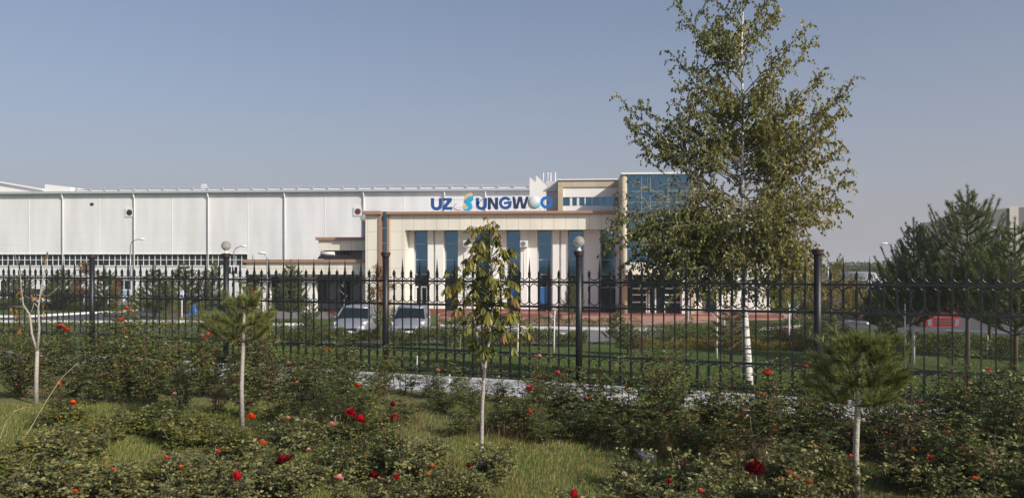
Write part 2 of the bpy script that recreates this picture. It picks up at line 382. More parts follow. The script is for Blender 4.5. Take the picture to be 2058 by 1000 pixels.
# concrete strip just on the camera side of the fence
B = MB(); rr = random.Random(3); n = 42
for i in range(n):
    u0 = -30 + i*1.0; 
    for (s0, s1, z) in ((-1.75, -.75, .02), (-.74, -.55, .10)):
        c = [fpt(u0, s0), fpt(u0+.985, s0), fpt(u0+.985, s1), fpt(u0, s1)]; n0 = len(B.v); zz = z+rr.uniform(-.006, .006)
        B.v += [(x, y, -.05) for x, y, _ in c] + [(x, y, zz) for x, y, _ in c]
        for f in ((4,5,6,7),(0,1,5,4),(1,2,6,5),(2,3,7,6),(3,0,4,7)): B.f.append(tuple(n0+k for k in f))
M['strip'] = mat('pale_concrete', (.52, .52, .53), .85, noise=.25, nscale=4, bump=.5, bscale=25)
tag(B.build('footpath', M['strip']), kind='structure')

# ------------------------------------------------------------------ fence
fence = thing('iron_fence', 'long black wrought-iron fence with round posts, spear tips and rings', 'fence', fpt(0, 0, 0), -FA)
ZR = [1.88, 1.42, .53, .10]       # rail heights
NP = 21; GAP = FL/NP
def arc(cx, cz, r, a0, a1, n=9, squash=1): return [(cx + r*math.cos(a0+(a1-a0)*i/n), 0, cz + squash*r*math.sin(a0+(a1-a0)*i/n)) for i in range(n+1)]
pb = MB(); rt = .011
for i in range(1, NP):
    x = i*GAP; tall = (i % 2 == 0); top = 2.36 if tall else 2.12; xr = x + GAP
    pb.box(x-.011, x+.011, -.011, .011, .02, ZR[0]+.12)
    # spear
    zb = ZR[0]+.12; pb.box(x-.022, x+.022, -.022, .022, zb-.02, zb+.06)
    n0 = len(pb.v); pb.v += [(x-.017,-.017,zb+.06),(x+.017,-.017,zb+.06),(x+.017,.017,zb+.06),(x-.017,.017,zb+.06),(x,0,top)]
    for f in ((0,1,4),(1,2,4),(2,3,4),(3,0,4)): pb.f.append(tuple(n0+k for k in f))
    for z in (ZR[0]-.12, ZR[1]+.12, ZR[2]-.12, ZR[3]+.12): pb.box(x-.019, x+.019, -.019, .019, z-.045, z+.045)
for i in range(1, NP-1):
    xc = (i+.5)*GAP; r = GAP/2-.012
    pb.tube(arc(xc, ZR[0]+.125, r, math.pi, 2*math.pi), rt, 5)
    pb.tube([(xc-r, 0, ZR[1]+.125)] + arc(xc, ZR[0]-.125, r, math.pi, 0) + [(xc+r, 0, ZR[1]+.125)] + arc(xc, ZR[1]+.125, r, 0, -math.pi)[1:], rt, 5)
    pb.tube([(xc-r, 0, ZR[3]+.125)] + arc(xc, ZR[2]-.125, r, math.pi, 0) + [(xc+r, 0, ZR[3]+.125)] + arc(xc, ZR[3]+.125, r, 0, -math.pi)[1:], rt, 5)
panel_me = pb.mesh('fence_panel', M['iron'])
rb = MB().box(.06, FL-.06, -.02, .02, -.022, .022); rail_me = rb.mesh('rail', M['iron'])
post_me = MB().lathe([(.001, -.1), (.062, -.1), (.062, 2.36), (.001, 2.36)], sides=20).mesh('fence_post', M['iron'], False)
cap_me = MB().lathe([(.001, 2.355), (.07, 2.36), (.088, 2.385), (.088, 2.415), (.10, 2.425), (.10, 2.455), (.001, 2.46)], sides=20).mesh('cap', M['rust'], False)
for m_ in (post_me,):
    for p in m_.polygons: p.use_smooth = abs(p.normal.z) < .5
for k in range(-7, 3):
    p = link('fence_post', post_me, fence); p.location = (k*FL, 0, 0); c = link('cap', cap_me, p)
    if k < 2:
        q = link('fence_panel', panel_me, fence); q.location = (k*FL, 0, 0)
        for z in ZR:
            r_ = link('rail', rail_me, q); r_.location = (0, 0, z)
M['globe'] = mat('globe_glass', (.55, .53, .48), .12, spec=.8)
bb = M['globe'].node_tree.nodes['Principled BSDF']; bb.inputs['Transmission Weight'].default_value = .55; bb.inputs['IOR'].default_value = 1.12
gl0 = None
for k, lab in ((-1, 'round glass globe lamp on the fence post right of the chestnut sapling'), (-3, 'round glass globe lamp on the fence post above the left young pine')):
    loc = fpt(k*FL, 0, 2.46)
    t = thing('globe_lamp', lab, 'lamp', loc, 0, 'globe lamps on the fence posts')
    MB().lathe([(.001, 0), (.045, 0), (.045, .02), (.028, .03), (.028, .055), (.04, .06), (.04, .07), (.001, .07)], sides=14).build('base', M['whiteframe'], t)
    MB().sphere((0, 0, .165), .105, 24, 16).build('globe', M['globe'], t, True)
    MB().lathe([(.001, .07), (.018, .07), (.02, .13), (.012, .15), (.012, .19), (.001, .2)], sides=10).build('bulb', M['whiteframe'], t)

# ------------------------------------------------------------------ building frame
TH = R(4.36); C_, S_ = math.cos(TH), math.sin(TH); Y0 = 54.0
def U(px, d):
    t = (px-CX)/FPX; return (t*(Y0+d*C_) - d*S_)/(C_+t*S_)
def Z(py, px, d):
    Y = Y0 - U(px, d)*S_ + d*C_; return HC-(py-CY)/FPX*Y
def fw(u, d, z): return (u*C_+d*S_, Y0-u*S_+d*C_, z)
def bthing(name, label, cat, u, d, z, group=None):
    o = thing(name, label, cat, fw(u, d, z), -TH, group); o['_o'] = (u, d, z); return o
def bpart(b, name, m, t, smooth=False, bevel=0):
    o = b.build(name, M[m] if isinstance(m, str) else m, t, smooth, bevel)
    u, d, z = t['_o']; o.location = (-u, -d, -z); return o
def rect(b, x0, x1, y0, y1, d0, d1):
    xm = (x0+x1)/2; b.box(U(x0, d0), U(x1, d0), d0, d1, Z(y1, xm, d0), Z(y0, xm, d0)); return b
G0 = -1.25

# ---- production hall
HD = 21.0
hall = bthing('factory_hall', 'long white panel-clad factory hall with a low strip of dark windows', 'factory', U(500, HD), HD, G0)
zt = Z(387, 500, HD); u0h, u1h = U(-120, HD), U(1120, HD)
zs0, zs1 = Z(533, 250, HD), Z(510.5, 250, HD)
ue = U(497, HD)
b = MB().box(u0h, u1h, HD, HD+40, zs1, zt).box(ue, u1h, HD, HD+40, G0, zs1-.001).box(u0h, ue-.001, HD, HD+40, G0, zs0)
b.box(u0h, ue-.002, HD+.5, HD+39, zs0, zs1)
bpart(b, 'wall', 'hall', hall)
bpart(MB().box(u0h-.2, u1h, HD-.45, HD+.3, zt, zt+.22), 'gutter', 'grey_trim', hall)
zp = Z(375.5, 500, HD)
bpart(MB().box(U(135, HD), U(1063, HD+.5), HD+1.2, HD+1.6, zt+.1, zp), 'parapet', 'hallroof', hall)
b = MB()
for i in range(31):
    u = U(140, HD) + i*(U(1063, HD)-U(140, HD))/30
    b.box(u-.05, u+.05, HD+1.0, HD+1.15, zt+.2, zp+.12)
b.box(U(140, HD), U(1063, HD), HD+1.0, HD+1.12, zp+.12, zp+.17); bpart(b, 'roof_rail', 'grey_trim', hall)
# saw-tooth roof at left
b = MB(); d_ = HD+1.3
sw = [(-120, 352), (0, 366.5), (90, 382.8), (90, 387), (-120, 387)]
b.prism([(U(x, d_), Z(y, 0, d_)) for x, y in sw][::-1], d_, d_+30)
sw = [(90.2, 369.8), (141, 376), (141, 387), (90.2, 387)]
b.prism([(U(x, d_), Z(y, 90, d_)) for x, y in sw][::-1], d_, d_+30)
bpart(b, 'sawtooth_roof', 'hallroof', hall)
b = MB()
for x0, y0, x1, y1 in ((-120, 350.5, 0, 365), (0, 365, 89, 381)):
    p0 = (U(x0, d_), Z(y0, 0, d_)); p1 = (U(x1, d_), Z(y1, 0, d_))
    b.prism([(p0[0], p0[1]-.12), (p1[0], p1[1]-.12), (p1[0], p1[1]+.04), (p0[0], p0[1]+.04)], d_-.25, d_-.02)
bpart(b, 'roof_edge', 'whiteframe', hall)
# seams and downpipes
xs_pipe = [-12, 127.5, 271, 419.5, 573, 731.5, 894, 976]
for x in xs_pipe:
    u = U(x, HD)
    p = bpart(MB().tube([(u, HD-.35, zt+.02), (u, HD-.12, zt-.45), (u, HD-.12, G0+.1)], .065, 8), 'downpipe', 'whiteframe', hall, True)
b = MB()
for x in (59, 200, 346, 498, 653, 812):
    u = U(x, HD); bpart(MB().box(u-.03, u+.03, HD-.02, HD+.05, zs1, zt), 'panel_trim', 'whiteframe', hall)
# window strip
npan = 0; uu = u0h
pw = 11.95/FPX*78
strip = bpart(MB().box(u0h, ue, HD+.18, HD+.24, zs0+.02, zs1-.02), 'window_strip', 'hallglass', hall)
b = MB(); k = int((ue-u0h)/pw)
for i in range(k+1):
    u = ue-.03-i*pw; b.box(u-.022, u+.022, HD+.12, HD+.17, zs0, zs1)
zm = (zs0+zs1)/2
for i in range(k):
    b.box(ue-.03-(i+1)*pw+.023, ue-.03-i*pw-.023, HD+.125, HD+.165, zm-.025, zm+.025)
b.box(u0h, ue, HD-.08, HD+.15, zs0-.09, zs0+.01).box(u0h, ue, HD-.08, HD+.15, zs1-.01, zs1+.05)
o = b.build('window_frame', M['whiteframe'], strip)
# ground-floor doors and windows of the hall
for x0, x1, y0, y1 in ((0, 14, 563, 590), (118, 132, 570, 590), (236, 262, 563, 590), (398, 406, 566, 588), (408, 424, 576, 592), (452, 478, 535, 549)):
    wv = bpart(rect(MB(), x0, x1, y0, y1, HD-.03, HD+.05), 'window', 'darkglass', hall)
    f = rect(MB(), x0-1, x0+1, y0-1, y1+1, HD-.07, HD-.035); rect(f, x1-1, x1+1, y0-1, y1+1, HD-.07, HD-.035)
    rect(f, (x0+x1)/2-.8, (x0+x1)/2+.8, y0+1.1, y1-1.1, HD-.066, HD-.035); rect(f, x0+1.1, x1-1.1, y0-1, y0+1, HD-.065, HD-.036)
    f.build('window_frame', M['whiteframe'], wv)
# vents and fans on the wall
bpart(rect(MB(), 181.5, 187.5, 407.5, 412.5, HD-.06, HD+.02), 'vent', 'blackplastic', hall)
def fanpart(px, py, bladem):
    u = U(px, HD); z = Z(py, px, HD); r = .29
    hous = bpart(MB().box(u-.42, u+.42, HD-.08, HD-.005, z-.42, z+.42), 'fan_housing', 'hall', hall)
    n = 24; bd = MB(); bd.prism([(u+r*math.cos(2*math.pi*i/n), z+r*math.sin(2*math.pi*i/n)) for i in range(n)], HD-.10, HD-.083)
    bd.build('fan_opening', M['blackplastic'], hous)
    bl = MB()
    for i in range(6):
        a = i*math.pi/3+.3; a2 = a+.45
        bl.prism([(u+.04*math.cos(a), z+.04*math.sin(a)), (u+r*.9*math.cos(a), z+r*.9*math.sin(a)), (u+r*.9*math.cos(a2), z+r*.9*math.sin(a2))], HD-.125, HD-.108)
    bl.build('fan_blades', bladem, hous)
fanpart(261, 427, mat('fan_dark', (.05, .05, .055), .5)); fanpart(719.5, 425, mat('fan_red', (.42, .06, .05), .5))

# ---- office block
off = bthing('office_building', 'cream clad office block with tall blue glass bays and a brown cornice', 'office building', U(1000, 0), 0, G0)
zc0 = Z(430.5, 1000, 0); zc1 = Z(424.5, 1000, 0); zb = Z(461.5, 1000, 0)
zg = G0
# cream front: left pier parts, fascia
b = MB()
b.box(U(734.5, 0), U(761, 0), 0, 6, zg, zc0).box(U(783, 0), U(814, 0), 0, 1.1, zg, zc0)
b.box(U(814, 0)+.001, U(1252, 0), 0, 1.1, zb, zc0)
bpart(b, 'cladding', 'cream', off)
b = MB().box(U(761, 0)+.001, U(767, 0), -.08, 1.2, zg, zc0).box(U(778, 0), U(783, 0)-.001, -.08, 1.2, zg, zc0)
bpart(b, 'brown_strip', 'brown', off)
b = MB().box(U(730, 0), U(767.5, 0), -.32, .6, zc0+.001, zc1+.06).box(U(777.5, 0), U(1250, 0), -.32, 1.3, zc0+.001, zc1)
bpart(b, 'cornice', 'brown', off, bevel=.04)
sl = bpart(MB().box(U(767, 0)+.001, U(778, 0)-.001, .25, .35, zg, zc0+.25), 'window', 'glass', off)
b = MB()
for y in (458, 488, 512, 540): b.box(U(767, 0)+.002, U(778, 0)-.002, .21, .24, Z(y+.6, 772, 0), Z(y-.6, 772, 0))
b.build('mullion', M['whiteframe'], sl)
# main body behind, roof slab
b = MB().box(U(736, 3), U(1252, 3), 1.9, 26, zg, zc0-.3); bpart(b, 'body', 'shade', off)
bpart(MB().box(U(736, 3), U(1252, 3), 1.31, 26, zc0-.25, zc0+.05), 'roof', 'concrete', off)
# recessed white wall between bays, bays
bays = [(832, 860), (893, 921), (955, 983), (1018, 1046), (1080, 1109), (1142, 1173), (1207, 1238)]
RW = 1.15
def uR(x): return U(x, RW)
edges = [814] + [e for bb_ in bays for e in bb_] + [1252]
zpl = Z(620, 1000, RW)
b = MB()
for i in range(0, len(edges), 2): b.box(uR(edges[i])-.02 if i else U(814, 1.1)-.2, uR(edges[i+1]), RW, RW+.7, zpl, zb+.3)
bpart(b, 'wall', 'wall', off)
# half-width pilasters that stand proud of the wall, giving the shadow grooves
b = MB()
for x0, x1 in ((861, 872), (876, 892), (985, 999), (1047, 1060), (1111, 1124), (1128, 1141), (1174, 1206)):
    bpart(MB().box(uR(x0), uR(x1), RW-.22, RW-.001, zpl+.002, zb-.002), 'pilaster', 'wall', off)
b = MB()
for i in range(0, len(edges), 2): bpart(MB().box(uR(edges[i])-.02 if i else U(814, 1.1)-.1, uR(edges[i+1]), RW-.28, RW+.6, zg, zpl-.001), 'plinth', 'plinth', off)
for i, (x0, x1) in enumerate(bays):
    w0 = bpart(MB().box(uR(x0)+.02, uR(x1)-.02, RW+.32, RW+.42, Z(552, 1000, RW), zb+.3), 'window', 'glass', off)
    w1 = bpart(MB().box(uR(x0)+.02, uR(x1)-.02, RW+.30, RW+.40, zg, Z(553, 1000, RW)), 'spandrel', 'darkglass', off)
    b = MB(); xm = uR((x0+x1)/2)
    for y in (489.5, 521.5, 551.5): b.box(uR(x0)+.021, uR(x1)-.021, RW+.27, RW+.315, Z(y+.55, 1000, RW), Z(y-.55, 1000, RW))
    for x in (uR(x0)+.05, uR(x1)-.05): b.box(x-.028, x+.028, RW+.265, RW+.318, Z(551, 1000, RW), zb)
    b.build('mullion', M['grey_trim'], w0)
    b = MB(); b.box(uR(x0)+.021, uR(x1)-.021, RW+.26, RW+.295, Z(577, 1000, RW)-.03, Z(577, 1000, RW)+.03); b.build('mullion', M['grey_trim'], w1)
    if i == 0:
        dd = MB(); ua, ub = uR(x0)+.05, uR(x1)-.05; zt2 = Z(578, 1000, RW); 
        for x in (ua, (ua+ub)/2-.05, ub-.1): dd.box(x, x+.09, RW+.2, RW+.29, zg+.2, zt2)
        dd.box(ua, ub, RW+.19, RW+.285, zt2, zt2+.1); dd.build('door_frame', M['whiteframe'], w1)
    if i in (3, 4): MB().box(uR(x0)+.15, uR(x1)-.08, RW+.2, RW+.29, Z(610, 1000, RW), Z(577, 1000, RW)).build('blue_panel', M['bluepanel'], w1)
# third storey
D3 = 2.6
st = [(1121.5, 1252)]
b = MB(); rect(b, 1121.5, 1255, 362, 375.5, D3, D3+8); b.box(U(1121.5, D3), U(1131.5, D3), D3, D3+8, zc0, Z(375.5, 1188, D3)-.001)
bpart(b, 'tan_cladding', 'tan', off)
bpart(MB().box(U(1120, D3), U(1255, D3), D3-.12, D3+8.2, Z(361.8, 1188, D3)+.001, Z(359.5, 1188, D3)), 'parapet_cap', 'whiteframe', off)
b = MB().box(U(1131.5, D3)+.001, U(1255, D3), D3+.1, D3+8, Z(395.5, 1188, D3), Z(375.5, 1188, D3)-.002)
b.box(U(1131.5, D3)+.001, U(1255, D3), D3+.1, D3+8, zc0, Z(413, 1188, D3)); bpart(b, 'upper_wall', 'wall', off)
w3 = bpart(MB().box(U(1131.5, D3)+.001, U(1255, D3), D3+.2, D3+.3, Z(413, 1188, D3)+.001, Z(395.5, 1188, D3)-.001), 'window', 'glass', off)
b = MB()
for x in (1146.5, 1149, 1160.5, 1163, 1176, 1190, 1206, 1222, 1238):
    ww = .04 if x < 1180 else .015
    b.box(U(x, D3)-ww, U(x, D3)+ww, D3+.15, D3+.199, Z(412.5, 1188, D3), Z(397, 1188, D3))
b.build('mullion', M['whiteframe'], w3)
# white saw-tooth gable wall behind the sign
d_ = 3.2
f1 = [(1064.5, 424), (1099, 424), (1098.5, 373), (1096, 369.5), (1077.2, 352.3), (1077, 366), (1064.5, 355.5)]
bpart(MB().prism([(U(x, d_), Z(y, 1080, d_)) for x, y in f1], d_, d_+.5), 'sawtooth_gable', 'white', off)
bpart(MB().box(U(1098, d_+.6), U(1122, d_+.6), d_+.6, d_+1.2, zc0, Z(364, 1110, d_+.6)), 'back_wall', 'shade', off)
# ---- glass tower
T0 = -1.7
tow = bthing('glass_tower', 'taller block faced in blue mirror glass with a tan corner column', 'office building', U(1320, T0), T0, G0)
xr = 1397
ztt = Z(350, 1320, T0)
b = MB().tube([(U(1255, T0), T0+.22, zg), (U(1255, T0), T0+.22, ztt)], .215, 16)
bpart(b, 'corner_column', 'tan', tow, True)
b = MB().box(U(1249.5, T0), U(1261, T0), T0+.24, 24, zg, ztt).box(U(xr-8, T0), U(xr, T0), T0+.05, 24, zg, ztt)
bpart(b, 'side_wall', 'tan', tow)
bpart(MB().box(U(1248.5, T0), U(xr+1, T0), T0-.1, 24.1, ztt+.001, ztt+.12), 'parapet_cap', 'whiteframe', tow)
gx0, gx1 = U(1261, T0)+.001, U(xr-8, T0)-.001
zcan = Z(551, 1320, T0)
wv = bpart(MB().box(gx0, gx1, T0+.1, T0+.2, zcan, ztt), 'curtain_wall', 'glass', tow)
b = MB()
for x in (1289.6, 1307, 1343, 1361): b.box(U(x, T0)-.02, U(x, T0)+.02, T0+.06, T0+.098, zcan, ztt)
for y in (384, 406, 437, 468, 500): b.box(gx0, gx1, T0+.065, T0+.099, Z(y, 1320, T0)-.02, Z(y, 1320, T0)+.02)
b.build('mullion', mat('blue_grey_mullion', (.22, .30, .36), .4), wv)
bpart(MB().box(gx0, gx1, T0+2.2, 24, zg, ztt-.2), 'body', 'shade', tow)
# porch canopy
bpart(MB().box(U(1257, T0-1.6), U(1400, T0-1.6), T0-1.6, T0+.05, Z(552, 1320, T0-1.6), Z(527, 1320, T0-1.6)), 'entrance_canopy', 'cream', tow, bevel=.03)
zdo = -.95
ent = bpart(MB().box(gx0, gx1, T0+.9, T0+1.0, zdo, zcan+.1), 'entrance_glazing', 'darkglass', tow)
b = MB()
for x in (1270, 1302, 1307, 1320, 1338, 1372): b.box(U(x, T0)-.045, U(x, T0)+.045, T0+.8, T0+.898, zdo, Z(578, 1320, T0))
for y in (580, 593, 608): b.box(U(1270, T0)+.05, U(1302, T0)-.05, T0+.81, T0+.897, Z(y, 1320, T0)-.04, Z(y, 1320, T0)+.04).box(U(1338, T0)+.05, U(1372, T0)-.05, T0+.81, T0+.897, Z(y, 1320, T0)-.04, Z(y, 1320, T0)+.04)
b.build('door_frame', M['whiteframe'], ent)
b = MB().box(U(1372, T0), U(1388, T0), T0+.3, T0+.8, zg, zcan); bpart(b, 'pier', 'wall', tow)
# ---- lower block right of the tower (seen through the birch)
lo = bthing('low_office_wing', 'low white wing behind the birch with a blue window band', 'office building', U(1480, 0), 0, G0)
d_ = .2
zlt = Z(437, 1480, d_)
b = MB().box(U(xr, T0)+.01, U(1548, d_), d_, 22, Z(500, 1480, d_), zlt).box(U(xr, T0)+.01, U(1548, d_), d_, 22, Z(626, 1480, d_), Z(520, 1480, d_))
bpart(b, 'wall', 'wall', lo)
bpart(MB().box(U(xr, T0)+.01, U(1548, d_)-.02, d_+.2, 21, Z(520, 1480, d_), Z(500, 1480, d_)), 'window', 'glass', lo)
bpart(MB().box(U(xr, T0)+.01, U(1549, d_), d_-.1, 22.1, zg, Z(626, 1480, d_)-.001), 'plinth', 'plinth', lo)
bpart(MB().box(U(xr, T0)+.01, U(1550, d_), d_-.1, 22.1, zlt+.001, zlt+.15), 'parapet_cap', 'whiteframe', lo)
rect(MB(), 1416, 1436, 583, 622, d_-.03, d_+.01)
bpart(rect(MB(), 1418, 1440, 583, 632, d_-.14, d_-.11), 'door', 'darkglass', lo)
# entrance steps
stp = bthing('entrance_steps', 'red granite steps and terrace along the office front', 'steps', U(1250, -5), -5, G0)
b = MB().box(U(885, -2.2), U(1575, -2.2), -2.2, .85, zg, -.97); bpart(b, 'upper_step', 'plinth', stp)
b = MB().box(U(1090, -3.2), U(1480, -3.2), -3.2, -2.201, zg, -1.06); bpart(b, 'lower_step', 'redpave', stp)

# ---- left wings with brown-edged canopies
wg = bthing('low_entrance_wing', 'low cream wing with a brown-edged flat canopy over a shaded porch', 'building', U(610, 1), 1, G0)
d_ = .8
zz0, zz1, zz2 = Z(551, 610, d_), Z(527, 610, d_), Z(521, 610, d_)
bpart(MB().box(U(495, d_), U(734, d_), d_, d_+7, zz0, zz1), 'canopy', 'cream', wg)
bpart(MB().box(U(491, d_), U(734, d_), d_-.2, d_+7.1, zz1+.001, zz2), 'canopy_edge', 'brown', wg)
for x0, x1 in ((515, 541), (607, 634)):
    bpart(rect(MB(), x0, x1, 551.2, 640, d_+.8, d_+1.3), 'column', 'wall', wg)
dw = d_+6.2
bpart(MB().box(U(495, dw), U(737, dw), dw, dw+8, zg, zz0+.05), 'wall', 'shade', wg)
for x0, x1, y0, y1 in ((500, 514, 556, 618), (546, 562, 556, 618), (568, 606, 556, 618), (636, 656, 560, 608), (684, 704, 560, 612)):
    bpart(rect(MB(), x0, x1, y0, y1, dw-.05, dw-.005), 'window', 'darkglass', wg)
wu = bthing('upper_wing', 'cream upper-storey canopy with brown edge against the white hall', 'building', U(690, 1.5), 1.5, G0+3)
d_ = 1.6
bpart(MB().box(U(640, d_), U(735.5, d_), d_, d_+9, Z(503, 688, d_), Z(482, 688, d_)), 'canopy', 'cream', wu)
bpart(MB().box(U(635.5, d_), U(735.5, d_), d_-.2, d_+9.1, Z(482, 688, d_)+.001, Z(476.5, 688, d_)), 'canopy_edge', 'brown', wu)
d2 = d_+2.2
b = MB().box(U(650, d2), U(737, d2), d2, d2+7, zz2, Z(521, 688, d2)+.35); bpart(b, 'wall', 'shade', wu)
wv = bpart(MB().box(U(650, d2), U(737, d2), d2+.15, d2+7, Z(521, 688, d2)+.351, Z(501, 688, d2)+.3), 'window', 'darkglass', wu)
b = MB()
for x in (675, 681, 688, 695, 702, 710, 717, 726): b.box(U(x, d2)-.025, U(x, d2)+.025, d2+.1, d2+.149, Z(521, 688, d2)+.351, Z(501, 688, d2)+.3)
b.build('mullion', M['grey_trim'], wv)
# solar heater on the wing roof
d_ = 1.8; sh = bthing('solar_water_heater', 'white cylindrical solar water heater on the low wing roof', 'water heater', U(658, d_), d_, zz2)
bpart(MB().tube([(U(645, d_), d_, Z(509, 658, d_)), (U(673, d_), d_, Z(509, 658, d_))], .16, 14), 'tank', 'white', sh, True)
b = MB(); za = Z(512, 658, d_); b.quad((U(644, d_), d_-.7, zz2+.03), (U(671, d_), d_-.7, zz2+.03), (U(672, d_), d_-.05, za), (U(646, d_), d_-.05, za))
for i in range(13):
    u = U(645, d_)+i*(U(671, d_)-U(645, d_))/12; b.tube([(u, d_-.72, zz2+.06), (u, d_-.07, za+.03)], .025, 6)
bpart(b, 'collector', 'darkglass', sh)
# AC units
for (px, py, lab) in ((941, 490, 'white wall-mounted air conditioner left of the chestnut top'), (1054, 490, 'white wall-mounted air conditioner right of the chestnut top')):
    u = uR(px); z = Z(py, px, RW); t = bthing('air_conditioner', lab, 'air conditioner', u, RW-.3, z-.25, 'air conditioners on the office wall')
    bpart(MB().box(u-.27, u+.27, RW-.62, RW-.25, z-.22, z+.22), 'casing', 'whiteframe', t, bevel=.02)
    n = 20; g_ = MB().prism([(u-.05+.17*math.cos(2*math.pi*i/n), z+.17*math.sin(2*math.pi*i/n)) for i in range(n)], RW-.64, RW-.622); bpart(g_, 'fan_grille', 'greymetal', t)
    bpart(MB().tube([(u, RW-.45, z-.22), (u, RW-.22, z-.5), (u, RW-.26, z-3)], .025, 6), 'pipe', 'whiteframe', t)
# roof ladder cage
d_ = 4.2; lad = bthing('roof_ladder', 'white steel ladder cage rising above the roof right of the sign', 'ladder', U(1107, d_), d_, zc1)
b = MB(); zl = Z(424, 1107, d_)
for x, yt in ((1092, 347), (1101, 346), (1107, 346.5), (1116, 346)):
    b.tube([(U(x, d_), d_, zl if x > 1100 else Z(365, x, d_)), (U(x, d_), d_, Z(yt, x, d_))], .045, 6)
bpart(b, 'stile', 'whiteframe', lad)
b = MB()
for i in range(20):
    z = zl + .2 + i*.13; b.tube([(U(1118, d_), d_+.1, z), (U(1122, d_), d_+.1, z)], .016, 5)
for i in range(9):
    z = Z(385, 1107, d_) + .15 + i*.13; b.tube([(U(1101, d_), d_, z), (U(1104, d_), d_-.35, z), (U(1107, d_), d_, z)], .012, 5)
b.tube([(U(1101, d_), d_, Z(353, 1107, d_)), (U(1117, d_), d_, Z(353, 1107, d_))], .02, 5)
bpart(b, 'rung', 'grey_trim', lad)
bpart(MB().box(U(1100, d_), U(1122, d_), d_-.4, d_+.3, Z(388, 1107, d_), Z(385.5, 1107, d_)), 'platform', 'greymetal', lad)
# small roof fixtures on the hall
t = bthing('roof_vent', 'small white hooped vent pipes on the hall roof edge', 'vent', U(411, HD+2), HD+2, zp)
b = MB()
for x in (406, 410, 414): b.tube([(U(x-1.5, HD+2), HD+2, zp-.5), (U(x-1.5, HD+2), HD+2, zp+.35), (U(x, HD+2), HD+2, zp+.55), (U(x+1.5, HD+2), HD+2, zp+.35), (U(x+1.5, HD+2), HD+2, zp-.5)], .03, 6)
bpart(b, 'hoop', 'whiteframe', t)

# ---- rooftop sign
SD = .35
sign = bthing('rooftop_sign', 'large blue company name lettering standing on the office cornice', 'sign', U(988, SD), SD, zc1)
def su(px): return U(px, SD)
def sz(py): return Z(py, 988, SD)
def sx(q): return su(q/7.097+840)
def sy(q): return sz(q/7.097+370)
def ring(b, cx, cy, ro, ri, a0, a1, n=40, d0=SD-.1, d1=SD+.08, sxr=1):
    for i in range(n):
        p = a0+(a1-a0)*i/n; q = a0+(a1-a0)*(i+1)/n
        pts = [(cx+ro*sxr*math.cos(p), cy+ro*math.sin(p)), (cx+ro*sxr*math.cos(q), cy+ro*math.sin(q)), (cx+ri*sxr*math.cos(q), cy+ri*math.sin(q)), (cx+ri*sxr*math.cos(p), cy+ri*math.sin(p))]
        b.prism([(sx(x), sy(y)) for x, y in pts], d0, d1)
def poly(b, pts, d0=SD-.1, d1=SD+.08): b.prism([(sx(x), sy(y)) for x, y in pts], d0, d1); return b
def letterU(x0, x1, y0, y1, m):
    b = MB(); w_ = 44; r = (x1-x0)/2; cx = (x0+x1)/2; cy = y1-r*.95
    poly(b, [(x0, cy), (x0+w_, cy), (x0+w_, y0), (x0, y0)]); poly(b, [(x1-w_, cy), (x1, cy), (x1, y0), (x1-w_, y0)])
    ring(b, cx, cy, r, r-w_, 0, math.pi, 20); bpart(b, 'letter', m, sign)
letterU(186, 344, 195, 366, 'bluesign'); letterU(827, 984, 195, 366, 'bluesign')
b = MB(); poly(b, [(356, 232), (480, 232), (484, 195), (356, 195)]); poly(b, [(352, 362), (490, 362), (490, 322), (352, 322)])
poly(b, [(352, 323), (405, 323), (484, 231), (425, 231)], SD-.102, SD+.082); bpart(b, 'letter', 'bluesign', sign)
b = MB(); poly(b, [(997, 360), (1038, 360), (1038, 192), (997, 192)]); poly(b, [(1100, 360), (1142, 360), (1142, 192), (1100, 192)])
poly(b, [(1098, 360), (1137, 360), (1044, 192), (1000, 192)], SD-.102, SD+.082); bpart(b, 'letter', 'navy', sign)
b = MB(); ring(b, 1247, 270, 91, 50, .12, 2*math.pi-.62, 36); poly(b, [(1230, 290), (1338, 272), (1334, 240), (1226, 258)][::1], SD-.102, SD+.082)
bpart(b, 'letter', 'bluesign', sign)
b = MB()
for i, (xa, xb) in enumerate(((1362, 1410), (1412, 1460), (1455, 1505), (1505, 1560))):
    d0 = SD-.1-.002*i
    if i % 2 == 0: poly(b, [(xa+4, 352), (xa+50, 352), (xa+28-8*(i == 0), 182), (xa-15, 182)] if i == 0 else [(xa+22, 352), (xa+60, 352), (xa+28, 182), (xa-12, 182)], d0, SD+.08)
    else: poly(b, [(xa-22, 352), (xa+12, 352), (xb+10, 182), (xb-28, 182)] if i == 1 else [(xa-18, 352), (xa+24, 352), (xb+22, 182), (xb-18, 182)], d0, SD+.08)
bpart(b, 'letter', 'navy', sign)
b = MB(); ring(b, 1833, 265, 88, 46, 0, 2*math.pi, 40); bpart(b, 'letter', 'bluesign2', sign)
# ball in place of the first O
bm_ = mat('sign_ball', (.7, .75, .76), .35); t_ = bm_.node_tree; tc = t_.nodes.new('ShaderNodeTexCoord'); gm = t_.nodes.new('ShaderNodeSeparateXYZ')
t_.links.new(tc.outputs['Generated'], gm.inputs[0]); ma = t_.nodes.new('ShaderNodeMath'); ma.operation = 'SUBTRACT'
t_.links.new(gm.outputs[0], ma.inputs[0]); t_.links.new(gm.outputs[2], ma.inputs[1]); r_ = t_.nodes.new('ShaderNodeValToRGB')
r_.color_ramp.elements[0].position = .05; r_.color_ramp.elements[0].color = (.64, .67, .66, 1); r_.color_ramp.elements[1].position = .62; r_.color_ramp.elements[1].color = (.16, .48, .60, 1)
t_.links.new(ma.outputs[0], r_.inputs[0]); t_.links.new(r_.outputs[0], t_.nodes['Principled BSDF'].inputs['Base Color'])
ub = sx(1658); zbq = sy(266); rad = abs(sx(1752)-sx(1658))
